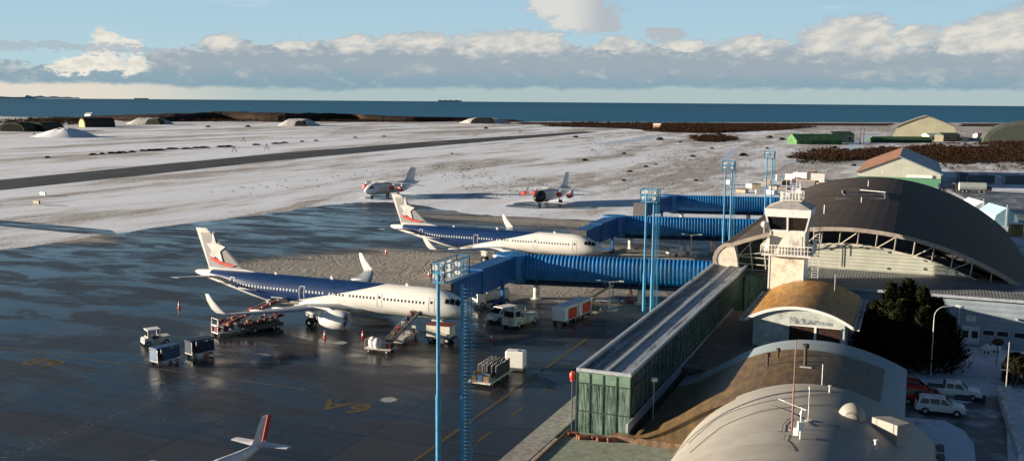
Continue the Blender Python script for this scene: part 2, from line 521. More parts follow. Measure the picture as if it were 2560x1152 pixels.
# landside paving east of the hall and the yard by the parked cars
yard = mat('wet_yard_asphalt', (0.075, 0.08, 0.09), 0.45, var=0.35, scale=0.5, dirt=(0.55, 0.58, 0.63), dirt_amt=0.42)
sheet('pavement', [G(*q).xy for q in ((2365, 470), (2620, 490), (2760, 640), (2600, 640), (2500, 540), (2420, 500))], 0.012, yard)
sheet('road', [G(*q).xy for q in ((2240, 985), (2330, 998), (2420, 1008), (2470, 990), (2512, 985), (2515, 1030), (2520, 1160), (2440, 1160), (2436, 1110), (2410, 1075), (2360, 1050), (2300, 1045), (2240, 1040))], 0.012, yard)
kerbm = mat('pale_concrete', (0.30, 0.29, 0.27), 0.8, var=0.3, scale=2, bmp=0.3)
structure(MB().b2(-31.3, -29.0, 40, 95, 0.03, 0.17).b2(-28.9, -27.6, 40, 81, 0.03, 0.15).build('pavement', kerbm))
# yellow paint on the apron
mk = MB()
mk.b2(-38.15, -37.85, 60, 128, 0.03, 0.036)
for k in range(9): mk.b2(-35.1, -34.9, 53.2 + 8.1 * k, 56.4 + 8.1 * k, 0.03, 0.036)
structure(mk.build('apron_line_marking', YELLOW))
mk = MB()
mk.b2(-120, -58, 84.9, 85.1, 0.030, 0.036)
structure(mk.build('stand_line_marking', mat('faded_white_line', (0.10, 0.098, 0.085), 0.7, var=0.5, scale=1)))


def ground_text(txt, x, y, size, rz, label):
    cu = bpy.data.curves.new('apron_text', 'FONT'); cu.body = txt; cu.size = size; cu.extrude = 0.003; cu.align_x = 'CENTER'; cu.offset = 0.05
    o = bpy.data.objects.new('tmp', cu); COL.objects.link(o)
    dg = bpy.context.evaluated_depsgraph_get(); me = bpy.data.meshes.new_from_object(o.evaluated_get(dg))
    bpy.data.objects.remove(o)
    me.materials.clear(); me.materials.append(YELLOW)
    t = bpy.data.objects.new('stand_number_marking', me); COL.objects.link(t); t.location = (x, y, 0.032); t.rotation_euler = (0, 0, rz); t.scale = (1.15, 1, 1)
    t['kind'] = 'structure'; t['label'] = label


ground_text('6A', -51.4, 83.0, 4.2, PI, 'yellow 6A painted on the apron, the nearer marking')
ground_text('6B', -91.8, 83.2, 4.2, PI, 'yellow stand marking painted far left on the apron')
# ice plates / manhole covers
cov = mat('icy_plate', (0.33, 0.33, 0.32), 0.5, var=0.3)
for i, (px, py, lb) in enumerate(((850, 857, 'round pale cover in the apron in front of the near engine'), (548, 890, 'pale icy puddle on the apron left of the near wing'), (972, 999, 'round pale cover in the apron above the painted 6A'), (655, 888, 'faint pale patch on the apron between the covers'))):
    p = G(px, py); mb = MB(); r = 0.85 if i in (0, 2) else 0.7
    vs = [(p.x + (r * (1 + 0.12 * math.sin(k * 2.1 + i))) * math.cos(2 * PI * k / 24) * (1.8 if i in (1, 3) else 1), p.y + r * math.sin(2 * PI * k / 24), 0.034) for k in range(24)]
    mb.add(vs, [tuple(range(24))]); o = mb.build('manhole_cover', cov); tag(o, lb, 'ground cover', 'pale covers and plates in the apron')

# low scrubby rise along the shore
def rise_mat():
    m, nt, b, tc = new_mat('scrubby_rise'); v = tc.outputs['Object']; x, y, z = sep(nt, v)
    n1 = noise(nt, comb(nt, x, y * 0.5, z * 3.0), 0.05, 6, 0.75); n2 = noise(nt, v, 0.35, 4, 0.7)
    cc = mixc(nt, n1.step(0.3, 0.7), (0.018, 0.012, 0.009), (0.048, 0.031, 0.021))
    cc = mixc(nt, n2.step(0.5, 0.75) * 0.6, cc, (0.016, 0.016, 0.012))
    nt.links.new(cc, b.inputs['Base Color']); b.inputs['Roughness'].default_value = 0.95; b.inputs['Specular IOR Level'].default_value = 0.1
    bump(nt, b, n2 + n1, 1.0, 1.5)
    return m
RISE = rise_mat()
mb = MB(); rows = []
rg_ = random.Random(31)
for k in range(61):
    px = 120 + (1310 - 120) * k / 60
    f = k / 60
    hgt = 12.5 * math.sin(PI * min(1, f * 1.7) * .5) ** .8 * (1 - max(0, f - .4) / .62) ** .75 + .5
    yb = 303 + 2.5 * math.sin(px * .02) if px < 900 else 304 + 1.5 * math.sin(px * .02)
    p0 = G(px, yb); p1 = G(px, 296 + (px - 120) * .006)
    row = []
    for j in range(7):
        t_ = j / 6; q = p0.lerp(p1, t_)
        row.append((q.x, q.y, hgt * math.sin(PI * min(1, t_ * 1.1 + .0)) ** .7 * (1 + rg_.uniform(-.07, .07)) if 0 < j < 6 else -0.3))
    rows.append(row)
mb.loft(rows, close=False, caps=False)
structure(mb.build('hills', RISE))
for poly in (((1290, 306), (1700, 307), (2240, 308.5), (2220, 315), (1900, 314), (1700, 311), (1480, 311), (1300, 311)), ((2400, 309), (2640, 309), (2640, 318), (2400, 316)), ((1345, 315), (1480, 309), (1900, 313), (2050, 317), (1960, 325), (1850, 330), (1790, 334), (1655, 331), (1560, 321), (1420, 318)), ((1725, 348), (1800, 342), (1850, 350), (1800, 356), (1740, 354)),
             ((1990, 394), (2060, 379), (2140, 384), (2240, 379), (2235, 396), (2080, 403), (2000, 402)), ((2240, 390), (2330, 366), (2640, 364), (2640, 406), (2400, 409), (2280, 404))):
    pp = []
    P_ = [G(*q) for q in poly]
    for i in range(len(P_)):
        a_ = P_[i]; b_ = P_[(i + 1) % len(P_)]
        for k in range(8):
            q = a_.lerp(b_, k / 8); pp.append((q.x + rg_.uniform(-4, 4), q.y + rg_.uniform(-7, 7)))
    sheet('scrub_ground', pp, 0.02, RISE)

# far land across the strait
far_m = mat('hazy_far_land', (0.34, 0.42, 0.46), 0.9)  # pale haze of the distance is put into this base colour
def ridge(name, px0, px1, dist, hs, lb):
    mb = MB(); n = 24; P = []
    for k in range(n + 1):
        px = px0 + (px1 - px0) * k / n
        d = fw * F_PX + rt * (px - 1280) + up * (576 - 251 - (px - 1280) * .00785); d.z = 0; d.normalize()
        h = hs[0] + (hs[1] - hs[0]) * k / n; h = h * (0.75 + 0.25 * math.sin(k * 1.1) + 0.15 * random.random())
        if k in (0, n): h = 0
        P.append((d * dist, h))
    for q, h in P: mb.v += [(q.x, q.y, -9), (q.x, q.y, max(1, h)), (q.x * 1.03, q.y * 1.03, -9)]
    for k in range(n):
        o = 3 * k; mb.f += [(o, o + 3, o + 4, o + 1), (o + 1, o + 4, o + 5, o + 2)]; mb.mi += [0, 0]
    return structure(mb.build(name, far_m))
ridge('hills', -400, 90, 22000, (62, 22), '')
ridge('hills', 60, 200, 26500, (60, 20), '')
ridge('island', 1095, 1155, 21000, (26, 26), '')
ridge('island', 335, 372, 22000, (16, 16), '')
# ------------------------------------------------------------------ airliners
def interp(tab, a):
    for (a0, *v0), (a1, *v1) in zip(tab, tab[1:]):
        if a <= a1:
            t = (a - a0) / (a1 - a0)
            return [p + (q - p) * t for p, q in zip(v0, v1)]
    return list(tab[-1][1:])


FUS = [(0, 3.30, .03, .03), (0.25, 3.28, .42, .40), (0.7, 3.28, .78, .72), (1.4, 3.36, 1.14, 1.08), (2.2, 3.50, 1.42, 1.42), (3.2, 3.66, 1.68, 1.74), (4.6, 3.78, 1.88, 1.98),
       (6.2, 3.82, 1.975, 2.07), (29.5, 3.82, 1.975, 2.07), (32.0, 3.95, 1.95, 1.93), (34.5, 4.22, 1.82, 1.66), (37.0, 4.52, 1.55, 1.35), (39.5, 4.80, 1.2, 1.03), (42.0, 5.05, .78, .70), (43.8, 5.22, .46, .42), (44.5, 5.28, .3, .26)]


def livery_mat():
    m, nt, b, tc = new_mat('airliner_livery')
    v = tc.outputs['Object']; x, y, z = sep(nt, v)
    aft = x * -1.0
    f = (28.5 - aft) * 0.264 + 2.0 + ((aft - 21.0) * 0.22).sin() * 0.22
    g = (aft - 30.0) * 0.255 + 2.1
    blue = (z - f.max(g)).step(-0.03, 0.03) * aft.lt(41.6)
    grime = noise(nt, comb(nt, x * 0.3, y, z * 2.0), 1.2, 5, 0.65)
    low = z.step(3.2, 1.8)
    w = mixc(nt, grime.step(0.42, 0.7) * (0.16 + low * 0.65), (0.80, 0.78, 0.74), (0.42, 0.38, 0.32))
    bl = mixc(nt, grime.step(0.3, 0.7), (0.005, 0.026, 0.090), (0.010, 0.038, 0.125))
    seam = ((x * (1 / 2.6))._m('FRACT') - 0.5).abs().gt(0.494)
    cc = mixc(nt, blue, w, bl)
    cc = mixc(nt, seam * 0.22, cc, (0.12, 0.12, 0.13))
    nt.links.new(cc, b.inputs['Base Color']); b.inputs['Roughness'].default_value = 0.32
    return m


def fin_mat():
    m, nt, b, tc = new_mat('tail_fin_paint')
    x, y, z = sep(nt, tc.outputs['Object'])
    n1 = noise(nt, tc.outputs['Object'], 0.9, 4)
    g = mixc(nt, n1, (0.24, 0.24, 0.24), (0.34, 0.33, 0.32))
    edge = z.gt(11.1).max(z.lt(6.15)).max(((x + 44.45 - (11.75 - z) * 0.30)).lt(0.62))
    g = mixc(nt, edge, g, (0.60, 0.59, 0.57))
    g = mixc(nt, (z + x * 0.35 + 15.0).step(10.4, 12.0) * 0.6, g, (0.55, 0.54, 0.52))
    nt.links.new(g, b.inputs['Base Color']); b.inputs['Roughness'].default_value = 0.4
    return m


LIV = livery_mat(); FINM = fin_mat()
WINGM = mat('wing_grey', (0.34, 0.37, 0.41), 0.4, var=0.15, dirt=(0.2, 0.2, 0.2), dirt_amt=0.2)


def fus_ring(tab, a, n=32):
    zc, ry, rz = interp(tab, a)
    return [(-a, ry * math.cos(2 * PI * i / n), zc + rz * math.sin(2 * PI * i / n)) for i in range(n)]


def foil(mb, secs):
    """lofted wing: each section (LE point, chord, thickness, axis of thickness)"""
    rings = []
    for (lx, ly, lz), ch, th, ax in secs:
        pr = [(0, 0), (.06, .5), (.3, 1), (.65, .7), (1, .05), (1, -.05), (.65, -.45), (.3, -.6), (.06, -.4)]
        rings.append([(lx - p * ch, ly + (q * th / 2 if ax == 'y' else 0), lz + (q * th / 2 if ax == 'z' else 0)) for p, q in pr])
    return mb.loft(rings)


def fuselage_patch(tab, a0, a1, z0, z1, side, off=0.012, n=6):
    """thin curved panel that hugs the fuselage skin"""
    rows = []
    for i in range(n + 1):
        z = z0 + (z1 - z0) * i / n; row = []
        for k in range(4):
            a = a0 + (a1 - a0) * k / 3
            zc, ry, rz = interp(tab, a)
            t = max(-.999, min(.999, (z - zc) / rz))
            row.append((-a, side * (ry * math.sqrt(1 - t * t) + off), z))
        rows.append(row)
    mb = MB(); mb.loft(rows, close=False, caps=False)
    return mb


def make_airliner(loc, label, extra):
    t = thing('airliner', label, 'airliner', loc, 0, 'white and blue airliners parked at the boarding bridges')
    mb = MB(); st = [0, .1, .25, .45, .7, 1.0, 1.4, 1.8, 2.2, 2.7, 3.2, 3.9, 4.6, 5.4, 6.2, 9, 12, 15, 18, 21, 24, 27, 29.5, 30.7, 32, 33.2, 34.5, 35.7, 37, 38.2, 39.5, 40.7, 42, 43, 43.8, 44.3, 44.5]
    mb.loft([fus_ring(FUS, a) for a in st])
    fu = mb.build('fuselage', LIV, t, smooth=True)
    mb = MB()
    rings = []
    for a, k in ((14.0, .02), (15.2, .6), (17, 1), (21, 1.05), (24.5, 1), (26.5, .55), (28, .02)):
        rings.append([(-a, 2.1 * max(k, .3) * math.cos(2 * PI * i / 16), 2.45 + (.95 * k) * math.sin(2 * PI * i / 16)) for i in range(16)])
    mb.loft(rings); mb.build('belly_fairing', WHITE, t, smooth=True)
    MB().cyl((-44.45, 0, 5.28), (-44.75, 0, 5.31), .2, .16).build('exhaust', DGREY, t, smooth=True)
    for s in (-1, 1):
        mb = MB()
        foil(mb, [((-16.6, s * 1.2, 2.45), 8.0, .95, 'z'), ((-19.3, s * 6.4, 2.95), 5.1, .55, 'z'), ((-22.2, s * 12, 3.45), 3.1, .32, 'z'), ((-24.8, s * 17.0, 3.95), 1.7, .18, 'z')])
        w = mb.build('wing', WINGM, t, smooth=True)
        mb = MB()
        foil(mb, [((-24.8, s * 16.95, 3.95), 1.75, .18, 'z'), ((-25.3, s * 17.5, 4.12), 1.65, .15, 'z'), ((-25.9, s * 17.8, 4.6), 1.45, .14, 'y'), ((-26.9, s * 18.0, 5.7), 1.0, .1, 'y'), ((-27.5, s * 18.1, 6.55), .55, .06, 'y')])
        mb.build('winglet', WHITE, w, smooth=True)
        for yy, aa in ((4.6, 23.2), (8.6, 23.9), (12.2, 24.6)):
            MB().ball((-aa, s * yy, 2.55 + (yy - 2) * .09), (1.35, .2, .24), 10, 6).build('flap_fairing', LGREY, w, smooth=True)
        # engine
        ec = (s * 5.75, 1.75)
        prof = [(15.45, .98), (15.35, 1.06), (15.5, 1.13), (16.2, 1.3), (17.4, 1.3), (18.6, 1.12), (19.3, .9)]
        mb = MB(); nseg = 24
        rg = [[(-a, ec[0] + r * math.cos(2 * PI * i / nseg), ec[1] + r * math.sin(2 * PI * i / nseg)) for i in range(nseg)] for a, r in [(16.3, .9)] + prof + [(19.2, .6)]]
        mb.loft(rg, caps=False)
        en = mb.build('engine', WHITE, t, smooth=True)
        MB().loft([[(-a, ec[0] + r * math.cos(2 * PI * i / nseg), ec[1] + r * math.sin(2 * PI * i / nseg)) for i in range(nseg)] for a, r in ((15.46, .97), (15.33, 1.05), (15.45, 1.125), (15.6, 1.15))], caps=False).build('intake_ring', STEEL, en, smooth=True)
        f = MB().cyl((-16.1, *ec), (-16.2, *ec), .93, n=24)
        for k in range(18):
            q = 2 * PI * k / 18; f.bar((-16.05, ec[0] + .2 * math.cos(q), ec[1] + .2 * math.sin(q)), (-16.1, ec[0] + .88 * math.cos(q + .15), ec[1] + .88 * math.sin(q + .15)), .12, .03)
        f.build('fan', DGREY, en)
        MB().cyl((-16.1, *ec), (-15.6, *ec), .24, .02, n=12).build('spinner', GREY, en, smooth=True)
        MB().cyl((-19.2, *ec), (-20.1, *ec), .52, .3, n=16).build('exhaust_cone', DGREY, en, smooth=True)
        MB().prism([(-16.8, 2.7), (-18.2, 3.25), (-21.5, 3.2), (-22.0, 2.7), (-19.6, 2.2)], 1, ec[0] - .16, ec[0] + .16).build('pylon', WHITE, en)
        # main gear
        g = MB().cyl((-22.3, s * 3.8, 2.6), (-22.3, s * 3.8, .6), .14).bar((-22.3, s * 3.8, 1.4), (-21.6, s * 2.3, 2.5), .1).b2(-22.9, -21.8, s * 4.15, s * 4.25, 1.3, 2.6).build('landing_gear', LGREY, t)
        for q in (-.42, .42): MB().cyl((-22.3, s * 3.8 + q - .2, .58), (-22.3, s * 3.8 + q + .2, .58), .58, n=16).cyl((-22.3, s * 3.8 + q - .21, .58), (-22.3, s * 3.8 + q + .21, .58), .25, n=12, mi=1).build('wheel', [RUBBER, GREY], g)
    # nose gear
    g = MB().cyl((-5.1, 0, 2.2), (-5.1, 0, .4), .1).b2(-5.9, -4.4, .35, .4, 1.1, 1.9).b2(-5.9, -4.4, -.4, -.35, 1.1, 1.9).build('landing_gear', LGREY, t)
    for q in (-.25, .25): MB().cyl((-5.1, q - .12, .38), (-5.1, q + .12, .38), .38, n=14).build('wheel', RUBBER, g)
    # tail
    mb = MB()
    foil(mb, [((-33.4, 0, 5.75), 8.9, .22, 'y'), ((-36.2, 0, 6.25), 6.2, .5, 'y'), ((-42.45, 0, 11.75), 2.0, .2, 'y')])
    fin = mb.build('tail_fin', FINM, t, smooth=False)
    def fy(z): return .165 + (6.25 - z) * .018 + .02 if z > 0 else 0
    # star and ribbon on both faces of the fin
    cx, cz = -40.55, 9.1
    pts = [(-.95, 1.75), (-.15, .55), (1.15, .35), (.32, -.35), (1.05, -1.95), (-.25, -1.0), (-1.35, -1.6), (-1.0, -.3), (-1.75, .25), (-.85, .5)]
    pts = [(-.75, 2.0), (-.22, .55), (1.25, .1), (.42, -.55), (.55, -1.0), (.9, -2.05), (-.25, -1.25), (-1.3, -1.6), (-.98, -.45), (-1.75, .35), (-.88, .5)]
    # keep the tips inside the fin outline
    for s in (-1, 1):
        k = MB(); k.add([(cx + p * 1.12, s * (.27 - (cz + q * 1.12 - 6.25) * .027 + .0), cz + q * 1.12) for p, q in pts], [tuple(range(len(pts)))])
        k.build('star_emblem', mat('soft_white', (0.62, 0.61, 0.59), .45), fin)
        rb = [(-41.95, 7.75), (-41.2, 7.55), (-39.6, 7.05), (-38.2, 6.72), (-37.3, 6.68), (-38.0, 6.42), (-39.2, 6.45), (-40.6, 6.78), (-41.75, 7.2)]
        k = MB(); k.add([(p, s * (.275 - (q - 6.25) * .027), q) for p, q in rb], [tuple(range(len(rb)))])
        k.build('red_ribbon', mat('ribbon_red', (0.55, 0.06, 0.05), 0.4), fin)
        mb = MB(); foil(mb, [((-38.6, s * .5, 4.9), 3.9, .36, 'z'), ((-42.4, s * 6.2, 5.45), 1.7, .14, 'z')])
        mb.build('tailplane', WINGM, t, smooth=True)
    # doors, windows, cockpit
    line = mat('door_outline', (0.62, 0.64, 0.68), 0.4)
    dark = mat('window_dark', (0.03, 0.03, 0.035), 0.15)
    s = -1
    for a, z0, h, w in ((5.2, 3.0, 1.9, .84), (12.9, 3.05, 1.8, .8), (25.1, 3.05, 1.85, .85), (37.1, 3.45, 1.75, .8)):
        mb = MB()
        for (p, q, r_, t_) in ((a - w / 2, a - w / 2 + .07, z0, z0 + h), (a + w / 2 - .07, a + w / 2, z0, z0 + h), (a - w / 2, a + w / 2, z0, z0 + .07), (a - w / 2, a + w / 2, z0 + h - .07, z0 + h)):
            o = fuselage_patch(FUS, p, q, r_, t_, s, .018); mb.add(o.v, o.f)
        outl = line if a > 20 else mat('door_seam', (0.58, 0.56, 0.52), 0.5)
        d = mb.build('door', outl, t)
        o = fuselage_patch(FUS, a - .14, a + .14, z0 + 1.15, z0 + 1.5, s, .02); o.build('door_window', dark, d)
    blocks = [(6.3, 12.2), (13.7, 24.4), (25.9, 36.2)]
    wl = mat('window_light', (0.55, 0.58, 0.6), 0.35)
    for a0, a1 in blocks:
        k = int((a1 - a0) / .533)
        for i in range(k + 1):
            a = a0 + i * .533
            if 17.6 < a < 18.0 or (a0 == 13.7 and i == 14): continue
            zc = 4.22 + max(0, a - 32) * .035
            blue = zc > max(2.0 + (28.5 - a) * .264, 0) and a > 20
            o = fuselage_patch(FUS, a - .11, a + .11, zc - .16, zc + .16, s, .016, 3)
            o.build('window', wl if blue else dark, t)
    o = fuselage_patch(FUS, 32.6, 36.0, 3.68, 3.86, s, .02, 2); o.build('registration_strip', WHITE, t)
    # cockpit glazing wraps round the nose
    for side in (-1, 1):
        for pa, pb, f0, f1 in ((1.55, 2.15, .52, .93), (2.22, 2.8, .42, .82), (2.87, 3.4, .36, .68)):
            rows = []
            for i in range(6):
                row = []
                for k in range(4):
                    a = pa + (pb - pa) * k / 3; c0, ry, rz = interp(FUS, a); tt = f0 + (f1 - f0) * i / 5
                    row.append((-a + .02, side * ((ry + .03) * math.sqrt(1 - tt * tt)), c0 + (rz + .03) * tt))
                rows.append(row)
            MB().loft(rows, close=False, caps=False).build('cockpit_window', GLASSD, t)
    for a, h in ((9.5, .35), (21.2, .45), (30.4, .3)):
        MB().prism([(-a, 5.85), (-a - .5, 5.85), (-a - .4, 5.85 + h), (-a - .2, 5.85 + h)], 1, -.03, .03).build('antenna', WHITE, t)
    # tail-cone marking: stencil block by the rear cargo area
    o = fuselage_patch(FUS, 38.0, 39.9, 4.0, 4.25, s, .02, 2); o.build('marking', mat('grey_marking', (0.2, 0.2, 0.22), 0.5), t)
    if extra:
        o = fuselage_patch(FUS, 27.6, 29.6, 2.25, 3.0, s, .03, 4); o.build('cargo_bay', DGREY, t)
        mb = MB(); mb.box((-28.6, -2.25, 3.1), (1.9, 1.1, .07), rx=R(-12)); mb.build('cargo_door', LGREY, t)
        o = fuselage_patch(FUS, 6.7, 8.4, 2.3, 3.0, s, .03, 4); o.build('cargo_bay', DGREY, t)
    return t


make_airliner((-52.0, 113.9, 0), 'nearer blue and white airliner with loaders at its belly, docked at the nearest bridge', True)
make_airliner((-52.1, 171.8, 0), 'farther blue and white airliner at the middle boarding bridge, partly behind the near bridge', False)


# ------------------------------------------------------------------ four-engined high-wing jets in storage
BF = [(0, 2.2, .03, .03), (.3, 2.22, .5, .5), (.9, 2.32, .98, .95), (1.8, 2.5, 1.4, 1.38), (3, 2.62, 1.68, 1.68), (4.2, 2.65, 1.78, 1.78), (17.5, 2.65, 1.78, 1.78), (20.5, 2.95, 1.45, 1.4), (23.5, 3.3, .9, .85), (25.3, 3.5, .5, .45), (26, 3.55, .3, .25)]


def make_regional(loc, rz, label, nose_m, sash):
    t = thing('regional_jet', label, 'jet aircraft', loc, rz, 'stored jets with red engine covers')
    st = [0, .15, .3, .6, .9, 1.3, 1.8, 2.4, 3, 3.6, 4.2, 8, 12, 15, 17.5, 19, 20.5, 22, 23.5, 25.3, 26]
    mb = MB(); mb.loft([fus_ring(BF, a, 24) for a in st]); mb.build('fuselage', WHITE_L, t, smooth=True)
    if nose_m:
        mb = MB(); mb.loft([[(p[0], p[1] * 1.012, 2.4 + (p[2] - 2.4) * 1.012) for p in fus_ring(BF, a, 24)] for a in (0, .15, .3, .6, .9, 1.3, 1.8, 2.4, 2.9)], caps=False); mb.build('nose_paint', nose_m, t, smooth=True)
        mb = MB(); mb.loft([[(p[0], p[1] * 1.012, 2.4 + (p[2] - 2.4) * 1.012) for p in fus_ring(BF, a, 24)] for a in (2.92, 3.4, 4.0)], caps=False); mb.build('nose_band', sash, t, smooth=True)
    for s in (-1, 1):
        for pa, pb, z0, z1 in ((1.3, 1.9, 2.95, 3.45), (1.95, 2.5, 3.0, 3.6)):
            o = fuselage_patch(BF, pa, pb, z0, z1, s, .03, 3); o.build('cockpit_window', GLASSD, t)
        mb = MB(); foil(mb, [((-9.2, s * .2, 4.55), 4.2, .5, 'z'), ((-10.2, s * 5.5, 4.25), 3.2, .36, 'z'), ((-11.9, s * 13.1, 3.75), 1.7, .2, 'z')])
        mb.build('wing', LGREY, t, smooth=True)
        for yy in (4.1, 7.4):
            z = 3.25 - yy * .06
            mb = MB(); mb.loft([[(-a, s * yy + r * math.cos(2 * PI * i / 16), z + r * math.sin(2 * PI * i / 16)) for i in range(16)] for a, r in ((7.6, .55), (7.9, .68), (9.2, .72), (10.6, .5), (11.2, .34))])
            e = mb.build('engine', WHITE_L, t, smooth=True)
            MB().loft([[(-a, s * yy + r * math.cos(2 * PI * i / 16), z + r * math.sin(2 * PI * i / 16)) for i in range(16)] for a, r in ((7.42, .35), (7.45, .7), (8.3, .78))]).build('intake_cover', RED, e, smooth=True)
            MB().b2(-10.8, -8.6, s * yy - .1, s * yy + .1, z + .5, 4.35).build('pylon', LGREY, e)
        g = MB().cyl((-13.2, s * 1.9, 1.6), (-13.2, s * 2.3, .5), .14).build('landing_gear', GREY, t)
        for q in (-.3, .3): MB().cyl((-13.2, s * 2.3 + q - .15, .5), (-13.2, s * 2.3 + q + .15, .5), .5, n=12).build('wheel', RUBBER, g)
        mb = MB(); foil(mb, [((-22.4, 0, 8.35), 2.8, .24, 'z'), ((-23.6, s * 5.4, 8.35), 1.4, .12, 'z')]); mb.build('tailplane', LGREY, t, smooth=True)
        for i in range(14):
            o = fuselage_patch(BF, 5 + i * .85, 5.26 + i * .85, 2.85, 3.2, s, .02, 2); o.build('window', mat('window_dark', (0.03, 0.03, 0.035), 0.15), t)
    mb = MB(); foil(mb, [((-18.2, 0, 4.1), 5.8, .4, 'y'), ((-19.8, 0, 5.2), 4.2, .36, 'y'), ((-22.0, 0, 8.5), 2.9, .26, 'y')]); mb.build('tail_fin', LGREY, t)
    g = MB().cyl((-3.2, 0, 1.4), (-3.2, 0, .35), .09).build('landing_gear', GREY, t)
    for q in (-.2, .2): MB().cyl((-3.2, q - .1, .35), (-3.2, q + .1, .35), .35, n=12).build('wheel', RUBBER, g)
    return t


WHITE_L = mat('weathered_white', (0.66, 0.67, 0.69), 0.4, var=0.15)
make_regional((-156.9, 262.6, 0), math.atan2(-19.6, -4.0), 'stored all white jet at the edge of the snow, left of the two', None, None)
make_regional((-101.6, 265.0, 0), math.atan2(-19.2, -1.4), 'stored white jet with a black nose, right of the two', mat('black_paint', (0.02, 0.02, 0.02), 0.4), YELLOW)

# ------------------------------------------------------------------ small aeroplane at the lower edge
t = thing('light_aircraft', 'small white aeroplane with a red rudder at the lower edge of the apron', 'small plane', (-48.8, 65.2, 0), -PI / 2)
SF = [(0, 1.35, .05, .05), (.5, 1.35, .4, .38), (1.6, 1.5, .66, .72), (3, 1.75, .72, .9), (5.5, 1.75, .7, .88), (7.5, 1.85, .5, .6), (9.8, 2.0, .26, .32), (11.2, 2.1, .1, .16)]
# local frame: nose towards +x; tail end at the origin
def sfr(a, n=18):
    zc, ry, rz = interp(SF, a); return [(11.2 - a, ry * math.cos(2 * PI * i / n), zc + rz * math.sin(2 * PI * i / n)) for i in range(n)]
MB().loft([sfr(a) for a in (0, .25, .5, 1, 1.6, 2.3, 3, 4, 5.5, 6.5, 7.5, 8.6, 9.8, 10.6, 11.2)]).build('fuselage', WHITE_L, t, smooth=True)
mb = MB()
def pr2(mb, secs):
    rings = []
    for (lx, ly, lz), ch, th, ax in secs:
        pr = [(0, 0), (.08, .5), (.3, 1), (.65, .7), (1, .05), (1, -.05), (.65, -.7), (.3, -1), (.08, -.5)]
        rings.append([(lx - p * ch, ly + (q * th / 2 if ax == 'y' else 0), lz + (q * th / 2 if ax == 'z' else 0)) for p, q in pr])
    return mb.loft(rings)
pr2(mb, [((2.9, 0, 2.1), 2.4, .12, 'y'), ((1.7, 0, 2.5), 1.3, .16, 'y'), ((.35, 0, 4.35), .75, .1, 'y')]); mb.build('tail_fin', WHITE_L, t)
MB().prism([(.42, 2.25), (-.22, 2.35), (-.95, 4.15), (-.42, 4.32)], 1, -.04, .04).build('rudder', RED, t)
for s in (-1, 1):
    mb = MB(); pr2(mb, [((1.3, s * .15, 2.15), 1.25, .12, 'z'), ((.95, s * 2.75, 2.2), .8, .08, 'z')]); mb.build('tailplane', WHITE_L, t)
    mb = MB(); pr2(mb, [((7.6, s * .5, 1.35), 1.9, .22, 'z'), ((7.3, s * 6.3, 1.75), 1.1, .12, 'z')]); mb.build('wing', WHITE_L, t)
    e = MB().loft([[(x, s * 1.9 + r * math.cos(2 * PI * i / 12), 1.6 + r * math.sin(2 * PI * i / 12)) for i in range(12)] for x, r in ((6.2, .1), (7, .4), (8.6, .42), (9.1, .2))]).build('engine', WHITE_L, t, smooth=True)
    pb = MB()
    for k in range(3): q = 2 * PI * k / 3 + .4; pb.bar((9.15, s * 1.9, 1.6), (9.15, s * 1.9 + 1.0 * math.cos(q), 1.6 + 1.0 * math.sin(q)), .12, .03)
    pb.build('propeller', DGREY, e)
    g = MB().cyl((6.8, s * 1.9, 1.3), (6.8, s * 1.9, .3), .06).cyl((6.8, s * 1.9 - .1, .28), (6.8, s * 1.9 + .1, .28), .28, n=12, mi=1).build('landing_gear', [GREY, RUBBER], t)
g = MB().cyl((10.0, 0, 1.1), (10.0, 0, .25), .05).cyl((10.0, -.08, .25), (10.0, .08, .25), .25, n=12, mi=1).build('landing_gear', [GREY, RUBBER], t)
